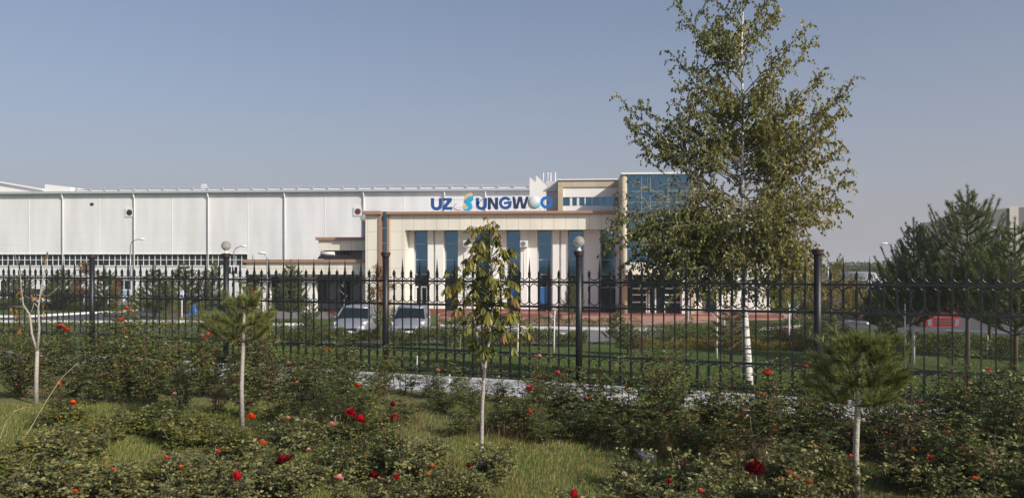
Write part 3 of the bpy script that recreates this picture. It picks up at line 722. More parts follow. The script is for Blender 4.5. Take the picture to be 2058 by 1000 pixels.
bpart(MB().sphere((ub, SD-.02, zbq), rad, 32, 20, (1, .55, 1)), 'ball', bm_, sign, True)
# the S emblem: sand lobe behind a cyan S, sand ball, lower cyan sweep, orbit line with dark bead
b = MB(); poly(b, [(652, 215), (662, 178), (690, 145), (725, 124), (765, 122), (778, 140), (775, 172), (735, 170), (690, 190), (668, 232), (665, 275), (655, 262)][::-1], SD-.06, SD+.05); bpart(b, 'emblem_lobe', 'creamball', sign)
b = MB(); L1 = [(790, 170), (745, 175), (700, 195), (672, 232), (668, 268), (690, 300), (712, 322), (705, 345), (670, 350), (640, 338), (650, 368), (690, 384), (730, 378), (762, 352), (778, 315), (770, 285), (752, 262), (765, 235), (786, 222)]
n0 = len(b.v)
# strip the S into quads so the outline stays simple
Lf = [(790, 168), (740, 176), (700, 195), (672, 232), (668, 268), (692, 300), (715, 325), (705, 345), (672, 352), (638, 340)]
Rt = [(788, 200), (788, 222), (775, 232), (756, 248), (752, 266), (768, 285), (779, 312), (765, 350), (730, 380), (660, 376)]
for i in range(len(Lf)-1): poly(b, [Lf[i], Lf[i+1], Rt[i+1], Rt[i]][::1], SD-.11, SD+.06)
bpart(b, 'emblem_s', 'cyan', sign)
n = 18; b = MB(); b.prism([(sx(668)+.155*math.cos(2*math.pi*i/n), sy(315)+.13*math.sin(2*math.pi*i/n)) for i in range(n)], SD-.13, SD+.05); bpart(b, 'emblem_ball', 'creamball', sign)
b = MB(); pts = [(560, 268), (525, 292), (508, 325), (525, 352), (570, 368), (635, 368)]; 
b.tube([(sx(x), SD-.04, sy(y)) for x, y in pts], [.012, .03, .048, .055, .048, .02], 6); pts = [(790, 160), (850, 148), (915, 152), (955, 172), (950, 196), (905, 232), (878, 258)]
b.tube([(sx(x), SD-.14, sy(y)) for x, y in pts], [.02, .04, .048, .048, .04, .03, .025], 6); bpart(b, 'emblem_orbit', 'swoosh', sign)
bpart(MB().sphere((sx(872), SD-.16, sy(263)), .075, 12, 8), 'emblem_bead', 'navy', sign, True)
b = MB()
for q in (215, 325, 475, 520, 650, 765, 842, 960, 1010, 1125, 1190, 1290, 1395, 1530, 1605, 1728, 1800): b.tube([(sx(q), SD+.12, zc1-.02), (sx(q), SD+.12, sy(210))], .012, 5)
b.tube([(sx(190), SD+.12, sy(215)), (sx(1720), SD+.12, sy(215))], .012, 5); b.tube([(sx(190), SD+.12, sy(330)), (sx(1720), SD+.12, sy(330))], .012, 5)
bpart(b, 'support_frame', 'grey_trim', sign)

# ---- far grey hall at right
FD = 120.0
fh = thing('grey_hall', 'large hazy grey factory hall far right behind the pines', 'factory', (*at(1980, FD), -1.25))
def fz(px, py): return ((px-1980)/FPX*FD, zat(py, FD)+1.25)
def obl(pts, y0, y1, name, m, k=.62):
    b = MB().prism(pts, y0, y1); b.v = [(x+y*k, y, z) for x, y, z in b.v]; b.build(name, m, fh)
obl([fz(*p) for p in ((1848, 600), (2400, 600), (2400, 405), (2058, 416), (1986, 422), (1904, 432), (1880, 443), (1850, 449), (1841, 460))], 0, 50, 'wall', M['fargrey'])
obl([fz(*p) for p in ((1984, 430), (2300, 430), (2300, 408), (2030, 412.5), (1984, 413.5))], 3, 40, 'roof_monitor', mat('far_roof', (.28, .275, .28), .7))
obl([fz(*p) for p in ((1881, 448), (1905, 448), (1905, 434), (1881, 435.5))], 3, 10, 'roof_box', M['fargrey'])
obl([fz(*p) for p in ((2029, 458), (2047, 458), (2047, 415), (2029, 415))], -.3, -.01, 'light_panel', M['farcream'])
obl([fz(*p) for p in ((2020, 600), (2400, 600), (2400, 462), (2020, 462))], -.9, -.4, 'lower_wall', M['farcream'])
b = MB()
for x in (1848, 1853): b.tube([( *[fz(x, 520)[0]], -.3, fz(x, 520)[1]), (fz(x+1, 447)[0], -.3, fz(x+1, 447)[1])], .12, 5)
b.build('roof_ladder', M['blackplastic'], fh)
sm = thing('small_house', 'small distant building with a grey gable roof among the trees', 'house', (*at(1748, 95), -1.25))
b = MB(); x0, x1 = -2.2, 2.2; b.box(x0, x1, 0, 5, 0, 1.6); b.build('wall', M['farcream'], sm)
MB().prism([(x0-.3, 1.6), (x1+.3, 1.6), (0, 2.5)], -.3, 5.3).build('roof', M['greymetal'], sm)

# ================================================================== vehicles
def loft(sections, closed=True):
    """sections: list of (y, [(x,z)...]) ring points, same count -> MB"""
    b = MB(); k = len(sections[0][1])
    for y, ring_ in sections: b.v += [(x, y, z) for x, z in ring_]
    for i in range(len(sections)-1):
        for j in range(k):
            j2 = (j+1) % k; b.f.append((i*k+j, i*k+j2, (i+1)*k+j2, (i+1)*k+j))
    b.f.append(tuple(range(k))[::-1]); b.f.append(tuple((len(sections)-1)*k+j for j in range(k)))
    return b
def make_car(label, group, body_m, x, y, rz=0, gzv=-1.2, detail=True):
    """small five-door hatchback, nose towards -Y"""
    t = thing('parked_car', label, 'car', (x, y, gzv), rz, group)
    def sec(yy, w_, z0, z1, zm, wt=None):
        wt = wt or w_*.86; zs = z0+.12
        return (yy, [(-w_*.93, z0), (w_*.93, z0), (w_, zs), (w_, zm), (wt, z1), (wt*.5, z1+.03), (-wt*.5, z1+.03), (-wt, z1), (-w_, zm), (-w_, zs)])
    body = loft([sec(-1.80, .52, .34, .60, .5), sec(-1.74, .66, .22, .70, .58), sec(-1.60, .75, .19, .80, .66), sec(-1.30, .79, .18, .90, .76), sec(-.85, .80, .18, 1.00, .88), sec(-.3, .80, .18, 1.0, .93, .76),
                 sec(.5, .80, .18, 1.03, .96, .76), sec(1.2, .80, .18, 1.06, 1.0, .74), sec(1.62, .77, .2, 1.04, .9), sec(1.78, .70, .3, .9, .7)])
    o = body.build('body', body_m, t, True, 0); m = o.modifiers.new('sub', 'SUBSURF'); m.levels = m.render_levels = 1
    def gsec(yy, wb, zb_, wt, zt_): return (yy, [(-wb, zb_), (wb, zb_), (wt, zt_), (wt*.6, zt_+.035), (-wt*.6, zt_+.035), (-wt, zt_)])
    roof = loft([gsec(-.38, .60, 1.40, .57, 1.435), gsec(0, .64, 1.43, .60, 1.49), gsec(.7, .64, 1.43, .60, 1.49), gsec(1.35, .60, 1.38, .57, 1.43)]).build('roof', body_m, t, True)
    g1 = MB().quad((-.70, -1.0, .98), (.70, -1.0, .98), (.58, -.36, 1.41), (-.58, -.36, 1.41))
    MB().quad((.70, 1.62, 1.02), (-.70, 1.62, 1.02), (-.56, 1.36, 1.40), (.56, 1.36, 1.40)).build('rear_window', M['darkglass'], t)
    for sgn in (-1, 1):
        g2 = MB(); a = [(sgn*.745, -.90, .99), (sgn*.745, 1.55, 1.03), (sgn*.615, 1.32, 1.41), (sgn*.625, -.34, 1.42)]
        g2.quad(*(a if sgn > 0 else a[::-1])); g2.build('side_window', M['darkglass'], t)
    g1.build('windscreen', M['darkglass'], t)
    for sgn in (-1, 1):
        for a_, b_, r_ in (((.735, -1.0, .98), (.605, -.36, 1.42), .03), ((.745, .30, .99), (.635, .36, 1.43), .03), ((.74, 1.05, 1.0), (.63, .98, 1.43), .03), ((.73, 1.60, 1.0), (.60, 1.34, 1.41), .045)):
            MB().tube([(sgn*a_[0], *a_[1:]), (sgn*b_[0], *b_[1:])], r_, 5).build('pillar', body_m, t)
    for sgn in (-1, 1):
        h = MB().quad((sgn*.40, -1.765, .60), (sgn*.63, -1.715, .58), (sgn*.765, -1.36, .83), (sgn*.62, -1.46, .83)); 
        h.v = [(x_+0, y_-.03, z_+.03) for x_, y_, z_ in h.v]; h.build('headlight', M['lampglass'], t)
        MB().sphere((sgn*.86, -.72, 1.0), .1, 10, 7, (.8, .6, .7)).build('mirror', body_m, t, True)
    MB().box(-.36, .36, -1.845, -1.76, .47, .585).build('grille', M['blackplastic'], t)
    MB().box(-.5, .5, -1.835, -1.75, .24, .36).build('lower_grille', M['blackplastic'], t)
    MB().box(-.25, .25, -1.865, -1.846, .38, .48).build('number_plate', M['signwhite'], t)
    MB().box(-.03, .03, -1.866, -1.847, .505, .55).build('badge', M['chrome'], t)
    for sx_ in (-.74, .74):
        for yy in (-1.18, 1.2):
            n = 20; wv = MB()
            wv.prism([(yy+.28*math.cos(2*math.pi*i/n), .28+.28*math.sin(2*math.pi*i/n)) for i in range(n)], sx_-.09, sx_+.09)
            wv.v = [(b_, a_, c_) for a_, b_, c_ in wv.v]; w1 = wv.build('tyre', M['tyre'], t, False, .02)
            rv = MB().prism([(yy+.18*math.cos(2*math.pi*i/n), .28+.18*math.sin(2*math.pi*i/n)) for i in range(n)], sx_-.095, sx_+.095)
            rv.v = [(b_, a_, c_) for a_, b_, c_ in rv.v]; rv.build('rim', M['chrome'], w1)
    if detail:
        MB().tube([(-.25, -1.02, 1.0), (.35, -.98, 1.04)], .012, 4).build('wiper', M['blackplastic'], t)
    return t
c1 = make_car('silver small hatchback left of the fence post, nose behind the low hedge', 'silver hatchbacks parked side by side', M['silver'], (702-CX)/FPX*35.4, 37.2, R(-1))
c2 = make_car('silver small hatchback right of the fence post, nose behind the low hedge', 'silver hatchbacks parked side by side', M['silver'], (817-CX)/FPX*35.4, 37.2, R(1))
make_car('white car far behind the left saplings beside the hall', 'cars parked far by the hall', M['whitecar'], *at(104, 66), R(90), -1.2, False)
make_car('dark car far behind the left saplings beside the hall', 'cars parked far by the hall', mat('dark_car_paint', (.03, .035, .045), .3), *at(158, 63), R(85), -1.2, False)
make_car('grey car parked beyond the yellow trees on the right road', 'cars parked on the right road', M['greymetal'], *at(1658, 60), R(30), -1.2, False)
make_car('grey car parked beside the flat-nosed truck on the right road', 'cars parked on the right road', M['greymetal'], *at(1694, 61), R(25), -1.2, False)

def wheel(t, x, y, r, w_):
    n = 22; wv = MB().prism([(y+r*math.cos(2*math.pi*i/n), r+r*math.sin(2*math.pi*i/n)) for i in range(n)], x-w_/2, x+w_/2)
    wv.v = [(b_, a_, c_) for a_, b_, c_ in wv.v]; o = wv.build('wheel', M['tyre'], t, False, .03)
    rv = MB().prism([(y+r*.5*math.cos(2*math.pi*i/n), r+r*.5*math.sin(2*math.pi*i/n)) for i in range(n)], x-w_/2-.01, x+w_/2+.01)
    rv.v = [(b_, a_, c_) for a_, b_, c_ in rv.v]; rv.build('rim', M['greymetal'], o)
M['truck_lamp'] = mat('truck_headlight', (.16, .16, .17), .15)
M['redtruck'] = mat('red_truck_paint', (.27, .006, .009), .45)
def make_truck(label, x, y, rz, paint, W=2.3, H=2.9, cargo=None, z=-1.25):
    t = thing('parked_truck', label, 'truck', (x, y, z), rz, 'trucks parked on the right road'); h = W/2
    cab = loft([(0, [(-h*.94, .45), (h*.94, .45), (h*.96, 1.5), (h*.88, 1.6), (-h*.88, 1.6), (-h*.96, 1.5)]),
                (.12, [(-h, .42), (h, .42), (h, 1.5), (h*.93, H-.35), (-h*.93, H-.35), (-h, 1.5)]),
                (.5, [(-h, .42), (h, .42), (h, 1.5), (h*.93, H), (-h*.93, H), (-h, 1.5)]),
                (2.0, [(-h, .42), (h, .42), (h, 1.5), (h*.95, H+.1), (-h*.95, H+.1), (-h, 1.5)])]).build('cab', paint, t, False, .05)
    MB().quad((-h*.84, -.02, 1.55), (h*.84, -.02, 1.55), (h*.82, .14, H-.45), (-h*.82, .14, H-.45)).build('windscreen', M['darkglass'], t)
    for i in range(3): MB().box(-h*.52, h*.52, -.135, -.121, .60+.15*i, .68+.15*i).build('grille_slot', M['blackplastic'], t)
    MB().box(-h*.98, h*.98, -.12, .05, .24, 1.12).build('bumper', paint, t, False, .04)
    MB().box(-h*.5, h*.5, -.14, -.121, .26, .30).build('lower_grille', M['blackplastic'], t)
    MB().box(-.28, .28, -.16, -.141, .34, .48).build('number_plate', M['signwhite'], t)
    for s_ in (-1, 1):
        MB().prism([(s_*h*.62, .56), (s_*h*.86, .6), (s_*h*.9, .98), (s_*h*.66, .94)][::s_], -.14, -.121).build('headlight', M['truck_lamp'], t)
        MB().box(s_*(h+.05), s_*(h+.25), .0, .1, 1.6, 2.2).build('mirror', M['blackplastic'], t)
        for yy in (1.0, 5.2): wheel(t, s_*(h-.16), yy, .48, .3)
    MB().box(-.45, .45, 1.5, 7.5, .6, .85).build('chassis', M['blackplastic'], t)
    if cargo == 'tank':
        p = MB().tube([(0, 2.6, 1.95), (0, 7.5, 1.95)], 1.05, 24); p.build('tank', mat('tank_grey', (.36, .37, .40), .4, .2, noise=.1), t, True)
    else:
        MB().box(-h, h, 2.3, 7.6, .95, H-.2).build('cargo_box', M[cargo or 'greymetal'], t, False, .03)
    return t
make_truck('red truck parked nose-on beneath the tall pine', *at(1893, 43.5), R(0), M['redtruck'], 1.95, 2.75, 'greymetal', -1.70)
make_truck('grey flat-nosed truck seen end-on right of the yellow trees', *at(1730, 52), R(-4), mat('truck_grey', (.12, .115, .115), .5), 2.3, 2.6, 'greymetal')
make_truck('truck with a rounded grey tank left of the big pines', *at(1778, 49), R(-6), mat('truck_slate', (.16, .17, .19), .4), 2.1, 2.2, 'tank')

# ================================================================== street furniture
def street_light(px, D, tx, ty, label, base_z=-1.2, arm_h=None):
    x, y = at(px, D); t = thing('street_light', label, 'street light', (x, y, base_z), 0, 'thin curved street lights')
    zt_ = zat(ty, D)-base_z; ax = (tx-px)/FPX*D; s_ = 1 if ax > 0 else -1
    MB().tube([(0, 0, 0), (0, 0, zt_*.55), (0, 0, zt_-.45)], [.07, .055, .04], 8).build('pole', M['greymetal'], t, True)
    MB().tube([(0, 0, zt_-.45), (ax*.12, 0, zt_-.25), (ax*.4, 0, zt_-.1), (ax*.8, 0, zt_)], .03, 6).build('arm', M['greymetal'], t, True)
    MB().sphere((ax, 0, zt_), .24, 12, 7, (1.1, .6, .32)).build('lamp_head', M['whiteframe'], t, True)
street_light(262, 60, 284, 480, 'thin street light leaning over the hall window strip, nearest the hall downpipe')
street_light(470, 60, 489, 494, 'thin street light just right of the left globe lamp')
street_light(537, 50, 526, 508, 'thin street light above the low wing canopy')
street_light(1664, 55, 1652, 510, 'thin street light just right of the tall fence post', -1.2)
street_light(1800, 55, 1777, 489, 'thin street light in open sky left of the big pines')
street_light(2010, 45, 1977, 453, 'thin street light rising between the tallest pine and the right edge')
def road_sign(px, D, y0, y1, w_, label, kind, yb):
    x, y = at(px, D); zb_ = zat(yb, D); t = thing('road_sign', label, 'sign', (x, y, zb_))
    z0, z1 = zat(y1, D)-zb_, zat(y0, D)-zb_; h = w_/FPX*D/2
    MB().tube([(0, .05, 0), (0, .05, z0+.1)], .03, 8).build('post', M['whiteframe'], t)
    f = MB().box(-h, h, -.02, .02, z0, z1).build('plate', M['signwhite'], t)
    if kind == 'P':
        c = (z0+z1)/2; q = (z1-z0)*.3; b = MB(); b.box(-h*.7, h*.7, -.03, -.021, z0+.04, z1-.04); b.build('field', M['roadblue'], f)
        b = MB(); b.box(-.12, -.05, -.04, -.031, c-q, c+q); b.box(-.05, .10, -.04, -.031, c+q-.07, c+q); b.box(-.05, .10, -.04, -.031, c-.03, c+.04); b.box(.10, .16, -.04, -.031, c-.03, c+q)
        b.build('letter', M['signwhite'], f)
    elif kind == 'walk':
        c = (z0+z1)/2; b = MB().prism([(-h*.8, z0+.06), (h*.8, z0+.06), (0, z1-.05)], -.03, -.021); b.build('field', M['roadblue'], f)
        b = MB().tube([(-.03, -.034, z0+.1), (.0, -.034, c), (.0, -.034, c+.1)], .014, 5); b.tube([(.05, -.034, z0+.1), (.0, -.034, c)], .014, 5); b.build('figure', M['signwhite'], f)
    elif kind == 'board':
        b = MB().box(-h*.9, h*.9, -.03, -.021, z1-(z1-z0)*.42, z1-.06); b.build('field', mat('board_blue', (.25, .42, .55), .5), f)
road_sign(253, 52, 581, 612, 19, 'tall pale information board with a light blue band', 'board', 622)
road_sign(216.5, 58, 574, 583, 7, 'small white plate sign among the left pines', 'none', 610)
road_sign(287, 52, 579, 592, 10, 'white square crossing sign with a blue triangle', 'walk', 625)
road_sign(365, 47.5, 583, 598, 8, 'white and blue parking sign on a thin white post', 'P', 645)
# blue cloth
t = bpy.data.objects.new; 
bx, by = at(387, 48); ct = thing('blue_cloth', 'bright blue cloth hanging among the shrubs by the kerb', 'cloth', (bx, by, -1.2))
V = []; F = []
for i in range(9):
    for j in range(9):
        s_, q_ = i/8-.5, j/8
        V.append((s_*(.2+.3*(1-q_)) + .12*q_, .07*math.sin(s_*14+q_*3), .45+.55*q_ - .1*abs(s_)))
for i in range(8):
    for j in range(8): F.append((i*9+j, (i+1)*9+j, (i+1)*9+j+1, i*9+j+1))
b = MB(); b.v = V; b.f = F; b.build('sheet', M['cloth'], ct, True); MB().tube([(.1, .03, 0), (.12, .03, 1.02)], .02, 6).build('stick', M['bark'], ct)
# white stakes in the lawn
def stake(px, py, h_, D, label):
    x, y = at(px, D); z = gz(x, y); b = MB().tube([(0, 0, 0), (.005, 0, h_)], [.018, .014], 6); o = b.build('garden_stake', M['lime']); o.location = (x, y, z); tag(o, label, 'stake', 'short white garden stakes')
stake(838, 715, .22, 18, 'short white stake in the lawn behind the fence, left of the chestnut sapling'); stake(1985, 660, .85, 29, 'white stake in the hedge at far right'); stake(2039, 743, .25, 20, 'tiny white stake in lawn at the right edge')
stake(903, 765, .22, 14.4, 'short white stake on the concrete strip left of the chestnut sapling')

# ================================================================== vegetation
def rose_bush_meshes(seed, h, w_, canes, leafn=5, leafL=.045, leafW=.03, matk='rose', lowfill=.15, upright=.0):
    rng = np.random.default_rng(seed); b = MB(); P = []; D = []; 
    for c in range(canes):
        a = rng.uniform(0, 2*math.pi); rr_ = w_*rng.uniform(.25, 1)*(1-upright); tallc = rng.random() < .35; hh = h*(rng.uniform(.9, 1.25) if tallc else rng.uniform(.45, .85)); rr_ *= .75 if tallc else 1
        x0, y0 = rng.normal(0, .05*w_/.3, 2); pts = []
        bend = rng.uniform(.6, 1.4)
        for i in range(7):
            f = i/6; pts.append((x0+math.cos(a)*rr_*f**bend+rng.normal(0, .008), y0+math.sin(a)*rr_*f**bend+rng.normal(0, .008), hh*(f**.9)))
        b.tube(pts, [.008-.005*i/6 for i in range(7)], 4, False)
        pp = np.array(pts)
        for sh in range(9 if not tallc else 8):
            f = rng.uniform(lowfill, 1)*6; i = min(5, int(f)); p = pp[i]*(1-(f-i))+pp[i+1]*(f-i)
            az = rng.uniform(0, 2*math.pi); d = np.array([math.cos(az), math.sin(az), rng.uniform(.1, .9)]); d /= np.linalg.norm(d); L = rng.uniform(.06, .2)*(h/.8)**.3
            b.tube([tuple(p), tuple(p+d*L*.6), tuple(p+d*L+np.array([0, 0, -.02]))], [.004, .003, .0015], 3, False)
            for q in range(3):
                base = p+d*L*(.3+.35*q); az2 = az+rng.uniform(-1.6, 1.6); dd = np.array([math.cos(az2), math.sin(az2), rng.uniform(-.35, .5)]); dd /= np.linalg.norm(dd)
                side = np.cross(dd, [0, 0, 1]); side /= np.linalg.norm(side)+1e-6
                for l in range(leafn):
                    if l == leafn-1: P.append(base+dd*leafL*1.5); D.append(dd)
                    else:
                        s_ = -1 if l % 2 else 1; P.append(base+dd*leafL*(.35+.55*(l//2))); D.append(side*s_+dd*.5)
    P = np.array(P); D = np.array(D)+rng.normal(0, .22, (len(P), 3)); N = rng.normal(0, .8, (len(P), 3))+np.array([.25, -.2, .8])
    n = len(P); V, F, r = leaves(P, D, N, leafL*rng.uniform(.55, 1.4, n), leafW*rng.uniform(.7, 1.35, n), rng, .2)
    # leaf ageing: low leaves greyer / yellower, tips sometimes reddish
    lm = npmesh('foliage', V, F, M[matk], r)
    sm_ = b.mesh('stems', M['cane']); a_ = sm_.attributes.new('rnd', 'FLOAT', 'FACE'); a_.data.foreach_set('value', rng.random(len(sm_.polygons)).astype(np.float32))
    return sm_, lm, h
rose_protos = [rose_bush_meshes(100+i, 1.0, .36, 13, 5, .043, .029) for i in range(5)]
rose_dead = [rose_bush_meshes(180+i, 1.0, .34, 9, 3, .035, .022, 'deadleaf', .1) for i in range(2)]
rose_open = [rose_bush_meshes(120+i, 1.0, .40, 7) for i in range(3)]
rose_low = [rose_bush_meshes(140+i, .40, .24, 8, 5, .038, .026, 'rosedull', .15) for i in range(3)]
weed_low = [rose_bush_meshes(160+i, .20, .24, 11, 5, .034, .018, 'weed', .0) for i in range(2)]
# flowers
def rose_flower(color, seed, closed=0.0):
    rng = np.random.default_rng(seed); V = []; F = []; R_ = []; n0 = 0
    layers = [(3, .012, .9), (5, .020, .75), (6, .032, .5), (7, .044, .25)] if closed < .5 else [(3, .010, 1.0), (4, .016, .95), (4, .022, .85)]
    for li, (n, r, up) in enumerate(layers):
        for k in range(n):
            a = 2*math.pi*k/n + li*.7 + rng.uniform(-.15, .15); ca, sa = math.cos(a), math.sin(a); sp = r*1.15*(.9 if li else 1.2)
            H = .048*up+.012+rng.uniform(-.004, .004)
            for i in range(4):
                f = i/3
                for j in range(5):
                    g_ = (j-2)/2; wd = sp*math.sin(math.pi*min(1, .25+.6*f))*g_; rad = r*(.25+.75*math.sin(f*math.pi*.5)) + (.012*(1-up))*f*f
                    rad2 = rad*(1-.18*g_*g_) ; z = H*f - .006*g_*g_*f + (.004 if f > .9 else 0)*rng.uniform(-1, 1)
                    V.append((ca*rad2-sa*wd, sa*rad2+ca*wd, z))
            for i in range(3):
                for j in range(4):
                    q = n0+i*5+j; F.append((q, q+1, q+6, q+5)); R_.append(min(1, .25+.25*i+rng.uniform(0, .25)))
            n0 += 20
    return npmesh('flower', np.array(V), np.array(F), M['petal_'+color], np.array(R_), True)
flower_me = {c: [rose_flower(c, i) for i in range(2)] for c in ('red', 'dark', 'coral', 'orange', 'pink', 'dryor', 'whitef')}
bud_me = {c: rose_flower(c, 9, 1) for c in ('dark', 'red', 'dryor', 'coral')}
CN = dict(red='bright red', dark='dark crimson', coral='coral', orange='orange', pink='pale pink', dryor='faded orange', whitef='whitish')

def place_bush(proto, x, y, h, w_, rz, label, group, tilt=0, name='rose_bush'):
    sm_, lm, H = proto; t = thing(name, label, 'rose bush' if name == 'rose_bush' else 'plant', (x, y, gz(x, y)), rz, group)
    s = link('stems', sm_, t); f = link('foliage', lm, t)
    kz = h/H; kw = w_*kz**.5 if H > .6 else (w_*kz)**.5*kz**.5
    for o in (s, f): o.scale = (kw, kw, kz)
    return t
# flower clusters: (pixel x, pixel y, colour, size in px)
FL_BACK = [(350,790,'pink',8),(175,735,'coral',8),(660,700,'orange',7),(880,742,'pink',7),(935,760,'orange',6),(1180,800,'orange',7),(1440,770,'pink',8),(1490,820,'coral',8),(1620,735,'orange',8),(1760,790,'coral',9),(1950,770,'pink',9),(2010,820,'orange',9),(1985,740,'coral',8),(122,655,'coral',15),(134,661,'orange',13),(1,719,'orange',16),(9,727,'orange',11),(118,773,'coral',10),(145,808,'orange',14),(255,618,'orange',10),(263,625,'orange',8),(243,642,'orange',15),
 (405,676,'pink',13),(421,672,'coral',13),(413,681,'orange',9),(408,700,'pink',10),(320,712,'orange',6),(512,588,'orange',10),(580,729,'pink',12),(601,753,'orange',12),(617,747,'pink',13),(597,768,'pink',8),(720,773,'orange',11),
 (1084,715,'pink',11),(1081,757,'orange',9),(1120,748,'coral',12),(1095,759,'orange',6),(1064,778,'coral',14),(1063,825,'coral',14),(1018,792,'orange',6),(1262,776,'orange',11),(1320,751,'orange',12),(1350,751,'orange',8),(1336,752,'whitef',8),
 (1543,747,'coral',19),(1533,792,'coral',13),(1334,705,'whitef',7),(1849,805,'pink',11),(1907,868,'coral',9),(1870,922,'coral',24),(1373,930,'coral',11),(1002,756,'whitef',6),(700,712,'whitef',5)]
FL_FORE = [(620,902,'pink',9),(438,905,'coral',9),(228,942,'orange',8),(985,890,'whitef',7),(1410,985,'coral',12),(1710,915,'coral',9),(1960,960,'orange',10),(1345,965,'red',12),(505,835,'orange',16),(525,888,'orange',17),(704,826,'red',17),(722,841,'red',23),(790,812,'dark',10),(793,838,'red',17),(570,922,'dark',29),(680,958,'pink',18),(752,953,'dark',20),(767,959,'dark',13),(795,956,'red',13),
 (478,957,'red',17),(942,935,'dark',10),(869,935,'dryor',15),(860,953,'dryor',11),(1155,994,'red',17),(1516,937,'dark',34),(1587,950,'dryor',14),(1603,960,'dryor',16),(1624,966,'dryor',16),(1567,963,'dryor',12),(1583,965,'dryor',11),
 (1640,898,'dryor',11),(1836,901,'dryor',9),(335,918,'orange',9),(364,937,'orange',10),(150,985,'orange',9),(578,838,'pink',9),(668,850,'pink',11),(1255,950,'whitef',9)]
def fdepth(px, py, fore):
    if fore: return {505:8.8, 525:8.3, 704:7.9, 722:7.85, 790:8.0, 793:8.0, 578:8.8, 668:8.4}.get(px, max(5.9, 7.3-(py-920)*.016))
    # back row: depth band in front of the strip at this column
    wv = 1-(1643-px)*.00022; df = 13.1/wv
    if px in (1870, 1373, 1907): return 8.2
    if py > 765: return min(df-2.6, 10.8 if px < 300 else 10.2)
    return df-2.4-.6*((px*7) % 3)/2
clusters = []
for fore, lst in ((0, FL_BACK), (1, FL_FORE)):
    for (px, py, c, s_) in lst:
        D_ = fdepth(px, py, fore)
        for cl in clusters:
            if cl['f'] == fore and abs(cl['px']-px) < (26 if fore else 22) and abs(cl['py']-py) < (22 if fore else 32) and abs(cl['D']-D_) < 1.5: cl['fl'].append((px, py, c, s_)); break
        else: clusters.append(dict(f=fore, px=px, py=py, D=D_, fl=[(px, py, c, s_)]))
def where(px):
    marks = [(72, 'bare forked sapling'), (182, 'leftmost fence post'), (487, 'left young pine'), (780, 'fence post by the cars'), (968, 'chestnut sapling'), (1163, 'right globe lamp post'), (1500, 'birch'), (1643, 'tall bare fence post'), (1722, 'right young pine'), (1830, 'white pine trunk'), (1944, 'tallest pine'), (2045, 'right edge pine')]
    m_ = min(marks, key=lambda q: abs(q[0]-px)); d = px-m_[0]
    return ('just ' if abs(d) < 40 else 'well ' if abs(d) > 110 else '') + ('left of' if d < 0 else 'right of') + ' the ' + m_[1]
def trim(l):
    for w_ in ('just ', 'well ', 'several ', 'rose ', 'low ', 'bright '):
        if len(l.replace(',', ' ').split()) > 16: l = l.replace(w_, '', 1)
    return l
used = {}
rg = random.Random(11)
for i, cl in enumerate(clusters):
    D = cl['D']; ztop = min(zat(f[1], D) for f in cl['fl']); x, y = at(cl['px'], D); g0 = gz(x, y)
    hh = max(.22, zat(cl['py'], D)-g0-(.03 if cl['f'] else -.02)); n = len(cl['fl']); cols = []
    for f in cl['fl']:
        if CN[f[2]] not in cols: cols.append(CN[f[2]])
    lab = ('foreground ' if cl['f'] else '') + ('low ' if hh < .45 else 'tall ' if hh > 1.0 else '') + 'rose bush with ' + ('one ' if n == 1 else 'two ' if n == 2 else 'several ') + ' and '.join(cols[:2]) + (' bloom' if n == 1 else ' blooms') + ', ' + where(cl['px'])
    if lab in used: lab = lab.replace(', ', ', lower down ', 1) if cl['py'] > used[lab] else lab.replace(', ', ', higher up ', 1)
    used[lab] = cl['py']; lab = trim(lab)
    if cl['f']: pr = rose_open[i % 3] if hh > .5 else rose_low[i % 3]; sc_ = .8 if hh > .5 else .9
    else: pr = rose_protos[i % 5]; sc_ = .9
    t = place_bush(pr, x, y+.06, hh*.94, sc_, rg.uniform(0, 6.28), lab, 'rose bushes in bloom')
    for k, (px, py, c, s_) in enumerate(cl['fl']):
        fx, fy = at(px, D); fzv = zat(py, D); sz_ = s_/FPX*D
        isbud = (px in (790, 942, 1155, 478, 118)); me_ = bud_me.get(c, flower_me[c][0]) if isbud else flower_me[c][k % 2]
        o = link('flower', me_, t); sc = 1.14*sz_/.10 if not isbud else sz_/.055
        mw = Matrix.Rotation(-t.rotation_euler.z, 4, 'Z')
        lp = mw @ Vector((fx-t.location.x, fy-t.location.y, fzv-t.location.z)); o.location = lp-Vector((0, 0, .02*sc)); o.scale = (sc, sc, sc*1.05)
        o.rotation_euler = (rg.uniform(-.1, .55), rg.uniform(-.4, .4), rg.uniform(0, 6.28)-t.rotation_euler.z) if not isbud else (.1, .05, 0)
        st_ = MB().tube([(0, 0, 0), tuple(lp*.5+Vector((.02, .0, 0))), tuple(lp-Vector((0, 0, .02*sc)))], [.006, .0045, .0035], 5)
        so_ = st_.build('flower_stem', M['cane'], t)

